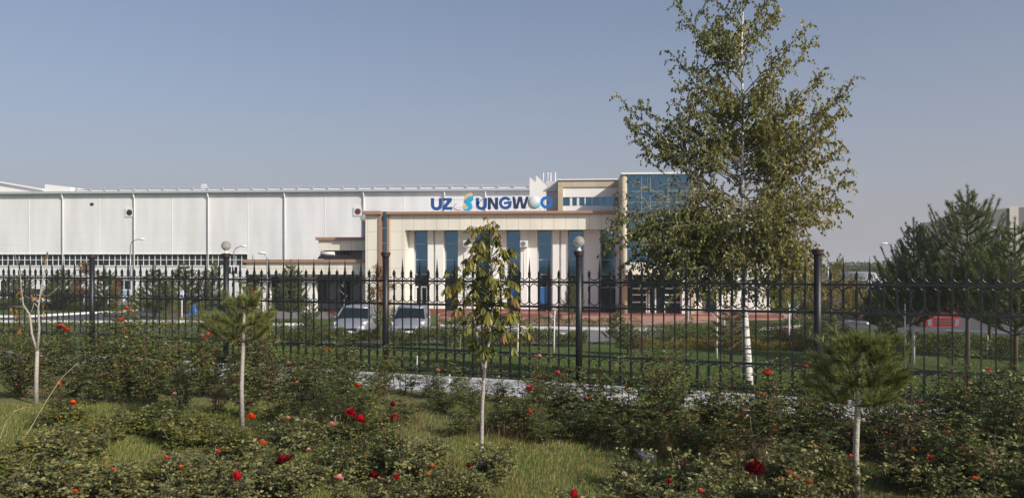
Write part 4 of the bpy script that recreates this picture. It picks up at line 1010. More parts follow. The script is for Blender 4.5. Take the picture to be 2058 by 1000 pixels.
# filler bushes without blooms: a dense back row in front of the strip, scattered ones nearer
def height_at(px):
    xs = [0, 90, 160, 200, 240, 290, 330, 400, 470, 560, 640, 760, 850, 1000, 1150, 1220, 1350, 1500, 1600, 1700, 1800, 1900, 2058]
    hs = [1.0, .95, .8, 1.1, 1.35, 1.3, 1.1, .9, 1.1, .85, .8, .8, .6, .5, .62, .85, .95, .95, .75, .75, .95, 1.05, .95]
    return float(np.interp(px, xs, hs))
zones = [(0, 430, 'thick dark rose bush left of the left young pine'), (430, 700, 'leafy rose bush between the left young pine and the silver cars'), (700, 1020, 'low thin rose bush around the chestnut sapling trunk'),
         (1020, 1400, 'leafy rose bush in the middle row before the pale strip'), (1400, 1720, 'leafy rose bush between the birch and the right young pine'), (1720, 2300, 'shaded rose bush at the right end of the row')]
rowlab = ['back of bed', 'middle of bed', 'front of bed']
placed = 0
for row, (ds, hs_) in enumerate(((2.5, 1.0), (3.5, .92), (4.6, .72))):
    px = -60 + row*17
    while px < 2140:
        wv = 1-(1643-px)*.00022; df = 13.1/wv; D = df-ds*(1+.42*max(0, (900-px)/900))/.93 + rg.uniform(-.35, .35)
        x, y = at(px, D); h = height_at(px)*hs_*rg.uniform(.78, 1.08)
        skip = (row == 0 and 850 < px < 1120 and rg.random() < .75) or (row == 2 and 560 < px < 1080 and rg.random() < .5) or (row < 2 and 700 < px < 1150 and rg.random() < .25) or (row == 0 and 1180 < px < 1960 and rg.random() < .45) or (row == 2 and 1660 < px < 1760)
        if not skip:
            lab = trim(('tall ' if h > 1.05 else 'short ' if h < .55 else '') + 'bloomless rose bush, ' + rowlab[row] + ', ' + where(px))
            pd = rg.random() < .13
            if pd: lab = lab.replace('bloomless', 'withered brownish')
            lab = trim(lab); place_bush(rose_dead[rg.randrange(2)] if pd else (rose_protos + rose_open[:1])[rg.randrange(6)], x, y, h, rg.uniform(.9, 1.25), rg.uniform(0, 6.28), lab, lab, name='rose_bush'); placed += 1
        px += (46 if px < 700 else 54)*rg.uniform(.75, 1.25)*(1+.12*row)
# low plants in the foreground
low_spots = []
for (x0, x1, y0, y1, n, kind) in ((-20, 480, 885, 1050, 48, 'mix'), (60, 480, 852, 888, 16, 'mix'), (600, 760, 860, 915, 5, 'mix'), (560, 880, 920, 1040, 13, 'rose'), (890, 1000, 960, 1020, 4, 'rose'), (1290, 1650, 995, 1060, 8, 'rose'), (1830, 2090, 930, 1060, 12, 'rose'), (520, 640, 960, 1030, 4, 'mix'), (1180, 1290, 975, 1030, 2, 'rose'), (1820, 2060, 900, 930, 3, 'rose')):
    for k in range(n):
        px = rg.uniform(x0, x1); py = rg.uniform(y0, y1); D = 3520/(py-CY); kd = 'weed' if (kind == 'mix' and rg.random() < .55) else 'rose'
        low_spots.append((px, D, kd, 'left' if x1 <= 640 and x0 < 520 else 'centre' if x1 < 1300 else 'right'))
WH = dict(left='bottom left corner of the garden', centre='foreground round the red roses', right='foreground at lower right')
for px, D, kd, zn in low_spots:
    D = max(6.2, D - .0); x, y = at(px, D)
    if kd == 'weed': wh_ = ('bottom edge, ' if D < 7.6 else 'foreground, ') + where(px); lab = trim('low yellow-green leafy weed, ' + wh_); place_bush(weed_low[rg.randrange(2)], x, y, rg.uniform(.12, .26), rg.uniform(.9, 1.5), rg.uniform(0, 6.28), lab, lab, name='weed_plant')
    else: wh_ = ('bottom edge, ' if D < 7.6 else 'foreground, ') + where(px); lab = trim('low grey-green bloomless rose bush, ' + wh_); place_bush(rose_low[rg.randrange(3)], x, y, rg.uniform(.22, .45) if zn != 'right' else rg.uniform(.3, .5), rg.uniform(.8, 1.1), rg.uniform(0, 6.28), lab, lab)

# ---- grass
def grass(name, pts_fn, n, h0, h1, w_, m, seed, lean=.4, kind='stuff'):
    rng = np.random.default_rng(seed); XY = pts_fn(rng, n); n = len(XY)
    # terrain height, vectorised
    s_ = (XY[:, 0]-FP0[0])*FN[0]+(XY[:, 1]-FP0[1])*FN[1]; t = np.clip((s_-.8)/13, 0, 1); t = t*.65+.35*t*t*(3-2*t); Zg = -1.2*t
    P = np.c_[XY, Zg-.005]; a = rng.uniform(0, 2*np.pi, n); L = rng.uniform(h0, h1, n)[:, None]
    d = np.c_[np.cos(a), np.sin(a)]*rng.uniform(0, lean, n)[:, None]; B = np.c_[-np.sin(a+1), np.cos(a+1), np.zeros(n)]*w_/2
    mid = P + np.c_[d*.35, np.ones(n)]*L*.55; tip = P + np.c_[d*1.3, np.ones(n)*.9]*L
    V = np.stack([P-B, P+B, mid+B*.7, mid-B*.7, tip], 1).reshape(-1, 3); i = np.arange(n)[:, None]*5
    F = np.concatenate([i+np.array([[0, 1, 2, 3]]), i+np.array([[3, 2, 4, 4]])], 1).reshape(-1, 4)
    # triangles as separate mesh arrays: use quads with a repeated tip split off
    Q = (i+np.array([[0, 1, 2, 3]])); T = (i+np.array([[3, 2, 4]]))
    tri = np.concatenate([Q[:, [0, 1, 2]], Q[:, [0, 2, 3]], T]); r = rng.random(n); 
    me_ = npmesh(name, V, tri, M[m], np.concatenate([r, r, r])); return tag(link(name, me_), kind=kind)
def near_pts(rng, n):
    D = np.sqrt(rng.uniform(5.8**2, 12.5**2, n)); px = rng.uniform(-60, 2120, n); X = (px-CX)/FPX*D
    keep = sfen(X, D) < -2.0; return np.c_[X, D][keep]
def patch_noise(xy, f, seed):
    r = np.random.default_rng(seed); out = 0
    for k in range(5):
        a = r.uniform(0, 6.28); out = out+np.sin((xy[:, 0]*math.cos(a)+xy[:, 1]*math.sin(a))*f*r.uniform(.6, 1.6)+r.uniform(0, 6.28))
    return out/5
def near2(rng, n):
    p = near_pts(rng, n); return p[patch_noise(p, 2.2, 5)+rng.uniform(-.5, .7, len(p)) > -.15]
grass('grass', near2, 210000, .03, .08, .006, 'grass', 1, .8)
def near_dry(rng, n):
    p = near_pts(rng, n); return p[patch_noise(p, 1.6, 8)+rng.uniform(-.3, .3, len(p)) > .22]
grass('dry_grass', near_dry, 40000, .03, .11, .005, 'dry', 2, 1.0)
def weedy_pts(rng, n):
    p = near_pts(rng, n); px = p[:, 0]/p[:, 1]*FPX+CX; k = np.where(px < 520, 1, np.where(px < 950, .45, np.where(px < 1250, .05, .35)))
    return p[(patch_noise(p, 2.0, 15)+rng.uniform(-.5, .5, len(p)) > .0) & (rng.random(len(p)) < k)]
grass('weedy_grass', weedy_pts, 50000, .05, .17, .005, 'grass', 12, .9)
def band_pts(rng, n):          # dry tall grass along the front edge of the bed
    px = rng.uniform(780, 1560, n); wv = 1-(1643-px)*.00022; df = 13.1/wv; D = df-rng.normal(4.75, .38, n)
    p = np.c_[(px-CX)/FPX*D, D]; k = np.where(px < 1120, .95, .45); return p[(rng.random(n) < k) & (patch_noise(p, 3, 3)+rng.uniform(-.4, .4, n) > -.1)]
grass('tall_dry_grass', band_pts, 9000, .06, .34, .005, 'dry', 3, 1.1)
def far_pts(rng, n):
    D = rng.uniform(13, 36, n); px = rng.uniform(-60, 2120, n); X = (px-CX)/FPX*D; s_ = sfen(X, D); return np.c_[X, D][(s_ > .1) & ((D < 34) | (px > 1250))]
grass('lawn', far_pts, 130000, .03, .07, .016, 'lawn_blade', 4, .6)

rng = np.random.default_rng(61); n = 900; D = np.sqrt(rng.uniform(36, 140, n)); px = rng.uniform(-40, 2100, n); X = (px-CX)/FPX*D; k = sfen(X, D) < -2.0; P = np.c_[X, D, rng.uniform(.01, .06, n)][k]; n = len(P)
V, F, r = leaves(P, rng.normal(0, 1, (n, 3))*[1, 1, .2], rng.normal(0, .3, (n, 3))+[0, 0, 1], rng.uniform(.03, .07, n), rng.uniform(.02, .04, n), rng)
tag(link('fallen_leaves', npmesh('fallen_leaves', V, F, M['orange'], r)), kind='stuff')
# ---- trees
def branch_pts(p0, p1, up, rng, n=7, wob=.04):
    p0 = np.array(p0, float); p1 = np.array(p1, float); L = np.linalg.norm(p1-p0); pts = []
    for i in range(n+1):
        f = i/n; p = p0*(1-f)+p1*f; p = p+np.array([0, 0, up*L*4*f*(1-f)]); 
        if 0 < i < n: p = p+rng.normal(0, wob*L*.3, 3)
        pts.append(p)
    return np.array(pts)
# birch
BD = 15.0
def bpx(px, py, D=BD): x, y = at(px, D); return np.array([x, y, zat(py, D)])
rng = np.random.default_rng(21)
bb0 = bpx(1503, 774); gb = gz(bb0[0], bb0[1])
bt = thing('birch_tree', 'tall slender birch with a white trunk and small drooping leaves behind the fence', 'tree', (bb0[0], bb0[1], gb))
tp = [bpx(1505, 800), bpx(1503, 740), bpx(1500, 690), bpx(1497, 640), bpx(1496, 560), bpx(1494, 440), bpx(1492, 340), bpx(1493, 220), bpx(1490, 100), bpx(1494, 0), bpx(1492, -70), bpx(1496, -130)]
tr_ = [.098, .085, .076, .066, .056, .043, .032, .025, .018, .012, .008, .003]
org = np.array([bb0[0], bb0[1], gb])
MB().tube([tuple(p-org) for p in tp], tr_, 12).build('trunk', M['bark_white'], bt, True)
tpa = np.array(tp)
def on_trunk(z): 
    zs = tpa[:, 2]; return np.array([np.interp(z, zs, tpa[:, 0]), np.interp(z, zs, tpa[:, 1]), z])
tips = [(1240,175),(1262,240),(1345,2),(1350,90),(1375,50),(1408,25),(1440,-20),(1555,-10),(1580,2),(1648,62),(1610,60),(1672,130),(1712,152),(1690,212),(1660,240),(1730,335),(1700,295),(1690,370),(1672,410),(1640,440),(1215,460),(1232,410),(1262,362),(1290,300),(1300,250),
        (1212,500),(1262,470),(1290,560),(1330,600),(1360,580),(1600,540),(1640,500),(1560,600),(1400,600),(1440,590),(1530,615),(1590,580),(1620,380),(1640,300),(1600,200),(1560,120),(1420,120),(1390,160),(1350,200),(1330,150),(1470,-40),(1530,-60)]
bm2 = MB(); LP = []; LDn = []
def add_branch(p0, p1, up, r0, twigs, leafgap=.034, lrange=.25):
    pts = branch_pts(p0, p1, up, rng, 8); bm2.tube([tuple(p-org) for p in pts], list(np.linspace(r0, .0025, 9)), 5, False)
    L = np.linalg.norm(pts[-1]-pts[0])
    # leaves directly on the branch
    def along(pp, start, gap):
        seg = np.linalg.norm(np.diff(pp, axis=0), axis=1); c = np.concatenate([[0], np.cumsum(seg)]); T = c[-1]
        q = start*T
        while q < T:
            i = min(len(seg)-1, np.searchsorted(c, q)-1 if q > 0 else 0); i = max(0, i); f = (q-c[i])/max(seg[i], 1e-6)
            LP.append(pp[i]*(1-f)+pp[i+1]*f + rng.normal(0, .012, 3)); LDn.append(np.array([rng.normal(0, .45), rng.normal(0, .45), -1+rng.normal(0, .25)]))
            q += gap*rng.uniform(.6, 1.4)
    along(pts, lrange, leafgap)
    for k in range(twigs):
        f = rng.uniform(.22, .98)*8; i = min(7, int(f)); p = pts[i]*(1-(f-i))+pts[i+1]*(f-i)
        dmain = norm(pts[-1]-pts[0]); az = rng.normal(0, 1, 3); az -= dmain*az.dot(dmain); az = norm(az)
        tl = rng.uniform(.25, .62)*(1.1-.5*f/8)
        e = p + (dmain*.45+az*.7+np.array([0, 0, .1]))*tl*.8 
        e2 = e + np.array([0, 0, -rng.uniform(.05, .45)*tl]) + dmain*.15*tl
        tw = np.array([p, (p+e)/2+np.array([0, 0, .03]), e, e2]); bm2.tube([tuple(q-org) for q in tw], [.005, .004, .003, .0015], 3, False)
        along(tw, .1, leafgap*.95)
for (px, py) in tips:
    p1 = bpx(px, py); p1[1] += rng.uniform(-.5, .5); hd = abs(px-1495)/FPX*BD
    if py < 260: z0 = p1[2]-hd*rng.uniform(.9, 1.15)-.15; up = -.03
    elif py < 420: z0 = p1[2]-hd*rng.uniform(.35, .6); up = .02
    else: z0 = p1[2]+rng.uniform(-.1, .25); up = .13
    z0 = max(z0, 1.75+gb*0); p0 = on_trunk(z0); add_branch(p0, p1, up, .014+.012*(py > 200), int(11+hd*10))
for (px, py) in [(rng.uniform(1265, 1360), rng.uniform(190, 310)) for _ in range(12)] + [(rng.uniform(1245, 1330), rng.uniform(450, 560)) for _ in range(12)] + [(rng.uniform(1620, 1715), rng.uniform(150, 450)) for _ in range(22)] + [(rng.uniform(1330, 1650), rng.uniform(250, 560)) for _ in range(6)]:
    p1 = bpx(px, py); p1[1] += rng.uniform(-1.2, 1.2); hd = abs(px-1495)/FPX*BD; k_ = rng.uniform(.5, .9) if py < 300 else rng.uniform(0, .4)
    p0 = on_trunk(max(2.0, p1[2]-hd*k_)); add_branch(p0, p1, .08 if py > 400 else .0, .013, int(8+hd*8))
for k in range(86):
    z = rng.uniform(1.9, 7.8) if k < 60 else rng.uniform(3.2, 5.2); f = (z-1.9)/6; R_ = (1.55*(1-f)**.7+.35)*(rng.uniform(.55, 1) if k < 60 else rng.uniform(.3, .55)); a = rng.uniform(0, 2*math.pi)
    p0 = on_trunk(z); rise = R_*(rng.uniform(.5, 1.0) if z > 3.6 else rng.uniform(-.25, .45)); p1 = p0+np.array([R_*math.cos(a), R_*math.sin(a)*.9, rise])
    add_branch(p0, p1, .0 if z > 3.6 else .08, .013, int(8+R_*9))
for (px, py, z0) in ((1212, 505, 3.1), (1225, 470, 3.3), (1240, 540, 2.9), (1258, 460, 3.2), (1270, 520, 3.0), (1290, 480, 3.1), (1248, 405, 3.3), (1305, 570, 2.7), (1235, 445, 3.2)):
    p1 = bpx(px, py); p1[1] += rng.uniform(-.6, .6); add_branch(on_trunk(z0), p1, .16, .014, 26)
for k in range(44):          # thick drooping leafage near the fence line
    px = rng.uniform(1290, 1640); p1 = bpx(px, rng.uniform(470, 600)); p1[1] += rng.uniform(-.8, .8); p0 = on_trunk(rng.uniform(2.2, 3.4)); add_branch(p0, p1, .12, .012, 20)
bm2.build('branches', M['bark'], bt)
LP = np.array(LP); LDn = np.array(LDn)
kp = ~((LP[:, 0] > 2.05) & (LP[:, 0] < 3.4+rng.normal(0, .12, len(LP))) & (LP[:, 2] < 4.08) & (LP[:, 2] > 3.16+(LP[:, 0]-2.1)*.1) & (rng.random(len(LP)) < .84))   # open gap low on the crown's left side
LP = LP[kp]-org; LDn = LDn[kp]; nL = len(LP); Nn = rng.normal(0, 1, (nL, 3)); Nn[:, 2] *= .3
V, F, r = leaves(LP, LDn, Nn, rng.uniform(.048, .078, nL), rng.uniform(.034, .052, nL), rng, .15, .36)
side = np.repeat(np.clip((LP[:, 0])/3+.5, 0, 1), 2)  # sunlit right of the crown painted in: leaf colour lighter and yellower that way
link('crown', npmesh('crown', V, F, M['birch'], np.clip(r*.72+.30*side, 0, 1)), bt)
print('birch leaves', nL)

# chestnut sapling
CD = 8.5
def compound_leaf(base, out, nleaf, L, rng):
    """palmate drooping leaf -> lists of strips"""
    out = norm(out); side = norm(np.cross(out, [0, 0, 1.])); res = []
    for k in range(nleaf):
        a = (k-(nleaf-1)/2)/((nleaf-1)/2)*1.9; sc = 1-.32*abs(a)/1.9
        d = out*math.cos(a)+side*math.sin(a)+np.array([0, 0, -.55-rng.uniform(0, .45)]); res.append((base, norm(d), L*sc))
    return res
def strip_leaves(items, prof, rng, wratio=.40, droop=.35):
    V = []; F = []; R_ = []; n0 = 0
    for (b0, d, L, q) in items:
        up = np.array([0, 0, 1.]); s_ = norm(np.cross(d, up)+rng.normal(0, .15, 3)); nrm = norm(np.cross(s_, d)); k = len(prof)
        for i, (t, w_) in enumerate(prof):
            c = b0+d*L*t+np.array([0, 0, -droop*(1+q)*L*t*t]); hw = w_*wratio*L*.5
            V += [c+s_*hw, c-nrm*hw*.35*(1 if w_ > 0 else 0), c-s_*hw]
        for i in range(k-1):
            a = n0+i*3; F += [(a, a+1, a+4, a+3), (a+1, a+2, a+5, a+4)]; e = min(1, q+(.12 if i >= k-2 else 0)); R_ += [q, min(1, e)]
        n0 += 3*k
    return np.array(V), np.array(F), np.array(R_)
PROF = [(0, .04), (.25, .45), (.55, .9), (.75, 1), (.9, .6), (1, .02)]
cb_ = np.array([*at(968, CD), 0.0])
ch = thing('chestnut_sapling', 'slim horse chestnut sapling with drooping yellow-green leaves in front of the office', 'tree', tuple(cb_))
def cp(px, py, D=CD): return np.array([*at(px, D), zat(py, D)])-cb_
b = MB(); main = [cp(966, 948), cp(968, 890), cp(969, 820), cp(973, 745), cp(982, 690), cp(990, 620), cp(988, 540), cp(985, 480), cp(979, 440)]
b.tube([tuple(p) for p in main], [.026, .022, .020, .019, .014, .011, .008, .006, .003], 10)
b.tube([tuple(p) for p in (cp(973, 748), cp(966, 715), cp(958, 670), cp(950, 620), cp(935, 580))], [.016, .014, .012, .009, .005], 8)
mainA = np.array(main); rng = np.random.default_rng(33); items = []
edge = {437:(965,1000),460:(930,1000),480:(935,1025),505:(930,1045),530:(920,1042),550:(885,1035),575:(895,1045),600:(900,1048),625:(915,1062),650:(925,1075),672:(935,1070),690:(940,1045),705:(960,1030)}
ys = sorted(edge); cnt = 0
tgt = [(979, 436), (993, 446), (944, 459), (968, 455), (1000, 452)]
while len(tgt) < 205:
    y = rng.uniform(450, 705); l = np.interp(y, ys, [edge[q][0] for q in ys]); r = np.interp(y, ys, [edge[q][1] for q in ys]); dens = 1 if y < 660 else .6
    if rng.random() < dens: tgt.append((rng.uniform(l+6, r-6), y))
tb = MB()
for (px, py) in tgt:
    p = cp(px, py); p[1] += rng.uniform(-.34, .34); zz = p[2]-rng.uniform(.08, .22); q0 = np.array([np.interp(zz, mainA[:, 2], mainA[:, k]) for k in range(3)]); q0[2] = zz
    mid = (q0+p)/2+np.array([0, 0, .03]); tb.tube([tuple(q0), tuple(mid), tuple(p)], [.005, .0035, .002], 4, False)
    out = p-q0; out[2] = 0; out = out+rng.normal(0, .06, 3); big = rng.uniform(.7, 1.15) if py > 470 else .6
    qcol = rng.random()**1.3*.85+(.12 if py < 470 else 0)
    for (b0, d, L) in compound_leaf(p, out, int(rng.choice([5, 6, 7])), .094*big, rng): items.append((b0, d, L, float(np.clip(qcol+rng.normal(0, .10), 0, 1))))
b.build('trunk', M['bark_pale'], ch, True); tb.build('twigs', M['cane'], ch)
V, F, r = strip_leaves(items, PROF, rng); link('crown', npmesh('crown', V, F, M['chestnut'], r), ch)

# bare forked sapling at left
SD_ = 12.6; sb0 = np.array([*at(73, SD_), 0.0]); sp = thing('bare_sapling', 'bare forked sapling with pale grey trunk at the left', 'tree', tuple(sb0))
def sp_(px, py): return tuple(np.array([*at(px, SD_), zat(py, SD_)])-sb0)
b = MB(); b.tube([sp_(73, 815), sp_(73, 760), sp_(75, 705)], [.036, .030, .027], 10); b.tube([sp_(75, 706), sp_(64, 670), sp_(60, 632), sp_(47, 612), sp_(44, 590), sp_(40, 550), sp_(28, 503)], [.021, .018, .014, .010, .007, .005, .002], 8)
b.tube([sp_(75, 706), sp_(79, 660), sp_(77, 618), sp_(84, 570), sp_(90, 540), sp_(93, 503)], [.021, .018, .014, .009, .005, .002], 8); b.tube([sp_(77, 618), sp_(62, 600), sp_(48, 592)], [.008, .005, .002], 6)
b.tube([sp_(77, 612), sp_(84, 585), sp_(87, 560), sp_(96, 540)], [.01, .007, .005, .002], 6); b.tube([sp_(60, 632), sp_(66, 618), sp_(70, 600)], [.008, .005, .002], 5)
b.tube([sp_(60, 630), sp_(46, 616), sp_(20, 615)], [.008, .005, .002], 5); b.tube([sp_(80, 600), sp_(100, 592), sp_(122, 573)], [.006, .004, .002], 5)
b.build('trunk', M['bark_pale'], sp, True)
rng = np.random.default_rng(41); items = []
for (px, py) in ((40, 586), (62, 590), (82, 590), (93, 590), (90, 609), (88, 625), (42, 582), (70, 595), (96, 505), (88, 515), (30, 620), (22, 618), (36, 640), (28, 650), (15, 655), (40, 660), (33, 630)):
    p = np.array(sp_(px, py))
    for k in range(3): items.append((p, norm(rng.normal(0, 1, 3)+np.array([0, 0, -.4])), .07, .5+rng.random()*.5))
V, F, r = strip_leaves(items, PROF, rng, .5); link('dry_leaves', npmesh('dry_leaves', V, F, M['orange'], r), sp)

# pines
def pine_mesh(seed, H, R_, nlen, nw, whorls, perb, crown0=.22, dens=1.0, matk='needle', upk=.5, nperm=130, trunkr=None):
    rng = np.random.default_rng(seed); tr = trunkr or H*.012+.012; b = MB(); b.tube([(0, 0, -.05), (rng.normal(0, .01)*H, 0, H*.4), (0, rng.normal(0, .01)*H, H*.98)], [tr, tr*.7, tr*.15], 8)
    bb_ = MB(); segs = [(np.array([0, 0, H*.72]), np.array([0, 0, H]))]
    for w_ in range(whorls):
        f = (w_+.3*rng.random())/whorls; z = H*(crown0+(1-crown0)*f*.93); nb = (perb+(4 if (H > 5 and f < .42) else 0)) if f < .85 else max(3, perb-2); a0 = rng.uniform(0, 6.28)
        for k in range(nb):
            a = a0+2*math.pi*k/nb+rng.uniform(-.25, .25); rad = R_*(1-f)**.75*rng.uniform(.7, 1.1)+.07*R_; rise = rad*upk*rng.uniform(.6, 1.3)
            p0 = np.array([0, 0, z]); p1 = p0+np.array([math.cos(a)*rad*.7, math.sin(a)*rad*.7, rise*.35]); p2 = p0+np.array([math.cos(a)*rad, math.sin(a)*rad, rise])
            bb_.tube([tuple(p0), tuple(p1), tuple(p2)], [tr*.35, tr*.25, tr*.1], 4, False); segs.append((p0*.65+p1*.35, p1)); segs.append((p1, p2))
            for q in range(2+int(rad/R_*3)):
                s0 = p0+(p1-p0)*rng.uniform(.35, 1.0); aa = a+rng.choice([-1, 1])*rng.uniform(.4, 1.0); rl = rad*rng.uniform(.2, .42)
                s1 = s0+np.array([math.cos(aa)*rl, math.sin(aa)*rl, rl*upk*rng.uniform(.7, 1.6)]); segs.append((s0, s1)); bb_.tube([tuple(s0), tuple(s1)], [tr*.15, tr*.07], 3, False)
    P = []; D = []
    for (s0, s1) in segs:
        L = np.linalg.norm(s1-s0); n = max(8, int(nperm*L*dens)); f = rng.random(n)**.8; d = (s1-s0)/max(L, 1e-6)
        v = rng.normal(0, 1, (n, 3)); v -= (v@d)[:, None]*d; v = norm(v); P.append(s0+(s1-s0)*f[:, None]); D.append(v*rng.uniform(.35, 1.0, n)[:, None]+d*.8+np.array([0, 0, .12]))
        m = max(6, int(14*dens)); P.append(np.repeat(s1[None], m, 0)); D.append(d+rng.normal(0, .42, (m, 3)))
    P = np.concatenate(P); D = np.concatenate(D); V, F, r = needles(P, D, nlen*rng.uniform(.65, 1.1, len(P)), nw, rng)
    return b.mesh('trunk', M['bark_pine'], True), bb_.mesh('branches', M['bark_pine']), npmesh('crown', V, F, M[matk], r)
def place_pine(meshes, x, y, z, H, H0, rz, label, group=None, wscale=1, trunk_m=None, name='pine_tree'):
    t = thing(name, label, 'tree', (x, y, z), rz, group); s = H/H0
    for me_, nm in zip(meshes, ('trunk', 'branches', 'crown')):
        if nm == 'trunk' and trunk_m: me_ = me_.copy(); me_.materials[0] = M[trunk_m]
        o = link(nm, me_, t); o.scale = (s*wscale, s*wscale, s)
    return t
big = [pine_mesh(50+i, 5.6, 1.7, .15, .013, 12, 6, .27, 1.35, nperm=150, upk=1.0) for i in range(2)]
def bigpine(px, pytop, D, k, rz, label, ws=1, base=None, lime=None):
    x, y = at(px, D); g0 = gz(x, y) if base is None else base; H = zat(pytop, D)-g0; return place_pine(big[k], x, y, g0, H, 5.6, rz, label, 'big pines at the right', ws, lime)
bigpine(1944, 376, 26, 0, .4, 'tallest pine with spreading upswept branches, in front of the grey hall', .98)
bigpine(1836, 440, 27, 1, 1.2, 'second big pine with a narrow pale top, left of the tallest pine', .85, None, 'lime')
bigpine(2040, 440, 23.5, 1, 3.2, 'big pine cut by the right edge of the photo', 1.15)
bigpine(1785, 530, 30, 0, 2.2, 'shorter dark pine left of the two big pines', 1.1)
bigpine(1885, 530, 52, 0, 4.2, 'shorter pine far behind, between the two big pines', 1.2)
bigpine(1990, 490, 30, 1, 5.0, 'shorter pine behind the right side of the tallest pine', 1.3)
def thin_trunk(px, pyb, pyt, D, w_, label, lean=0, m='lime', group='thin white-painted saplings behind the fence'):
    x, y = at(px, D); g0 = gz(x, y); H = zat(pyt, D)-g0; t = thing('white_sapling', label, 'sapling', (x, y, g0), 0, group)
    r2 = np.random.default_rng(int(px)); w2 = w_/FPX*D/2; b = MB().tube([(0, 0, -.03), (lean*.4, 0, H*.5), (lean, 0, H)], [w2, w2*.8, w2*.35], 7)
    for k in range(5):
        z = H*r2.uniform(.5, .95); a = r2.uniform(0, 6.28); l = H*r2.uniform(.12, .25); b.tube([(lean*z/H, 0, z), (lean*z/H+l*math.cos(a), l*math.sin(a)*.6, z+l*.9)], [w2*.3, w2*.12], 4, False)
    b.build('trunk', M[m], t, True); return t, H, g0
thin_trunk(1819, 738, 610, 25, 5, 'thin white trunk just left of the pine trunks on the right lawn'); thin_trunk(1852, 668, 590, 31, 3, 'thin pale trunk left of the red truck')
def small_pine(px, pyt, D, label, ws=1, matk=None, name='pine_tree', k=0, sink=0):
    x, y = at(px, D); g0 = gz(x, y); H = zat(pyt, D)-g0; return place_pine(sp_me[matk or 'n'][k % 2], x, y, g0, H, 3.0, px*.37, label, 'smaller pines in the grounds', ws, name=name)
sp_me = {'n': [pine_mesh(70+i, 3.0, .8, .12, .014, 9, 6, .14, 1.4, nperm=150, upk=.9) for i in range(2)], 'g': [pine_mesh(75+i, 3.0, .9, .12, .012, 7, 5, .2, 1.3, 'needle_gold' if 0 else 1.0, 'needle_gold') if 0 else pine_mesh(75+i, 3.0, .9, .12, .012, 7, 5, .2, 1.3, 'needle_gold', .5, 150) for i in range(2)],
         'y': [pine_mesh(80+i, 3.0, .8, .12, .010, 5, 5, .5, 1.3, 'needle', .7, 170) for i in range(2)]}
for (px, pyt, D, lab, ws, mk, k) in (
    (20, 552, 60, 'dark pine at the far left in front of the hall', 1.3, 'n', 0), (45, 545, 61, 'bushy pine behind the bare sapling', 1.5, 'n', 1), (112, 545, 60, 'dark pine midway between bare sapling and first fence post', 1.5, 'n', 0), (128, 535, 62, 'taller pine left of the first fence post', 1.4, 'n', 1),
    (212, 540, 58, 'dark pine just right of the first fence post', 1.4, 'n', 0), (228, 548, 60, 'pine left of the pale information board', 1.2, 'n', 1), (312, 533, 50, 'bright green pine between crossing sign and parking sign', 1.5, 'n', 1), (330, 560, 50, 'shorter green pine left of the parking sign', 1.5, 'n', 0),
    (370, 527, 56, 'dark pine above the parking sign', 1.7, 'n', 0), (432, 520, 55, 'slim pine left of the left globe lamp post', .8, 'n', 1), (508, 515, 57, 'pine top peeking over the low canopy', .6, 'n', 0),
    (585, 524, 47, 'dark pine in front of the low wing porch', 1.25, 'n', 1), (1150, 562, 49, 'pine beside the office plinth left of the right lamp post', 1.0, 'n', 0), (1240, 622, 34, 'small dark pine behind the right lamp post', 1.5, 'n', 1), (1262, 645, 30, 'small olive pine behind the fence right of the lamp post', 1.7, 'n', 0),
    (1468, 598, 27, 'golden brown pine left of the birch trunk', 1.35, 'g', 0), (1668, 620, 24, 'green pine just right of the tall fence post', 1.1, 'n', 1), (1778, 640, 25, 'olive pine behind the right young pine', 1.3, 'n', 0), (1682, 522, 75, 'far dark pine behind the yellow trees', 1.2, 'n', 0), (1716, 535, 75, 'far small pine behind the yellow trees', 1.2, 'n', 1),
    (1765, 527, 70, 'far dark pine left of the big pine group', 1.3, 'n', 1), (1738, 543, 80, 'far pine left of the small gabled house', 1.4, 'n', 0),
    (900, 640, 30, 'tiny pine with a long bare trunk left of the chestnut', 1.2, 'y', 0), (622, 600, 36, 'small light pine left of the silver cars', 1.3, 'y', 1), (620, 625, 34, 'low olive pine left of the silver cars', 1.8, 'n', 0), (560, 640, 29, 'small pine sapling right of the left young pine', 1.4, 'y', 0), (765, 615, 33, 'small pine between the two silver cars', 1.0, 'y', 1), (500, 600, 40, 'small pine behind the left young pine', 1.5, 'n', 1)):
    small_pine(px, pyt, D, lab, ws, mk, k=k)
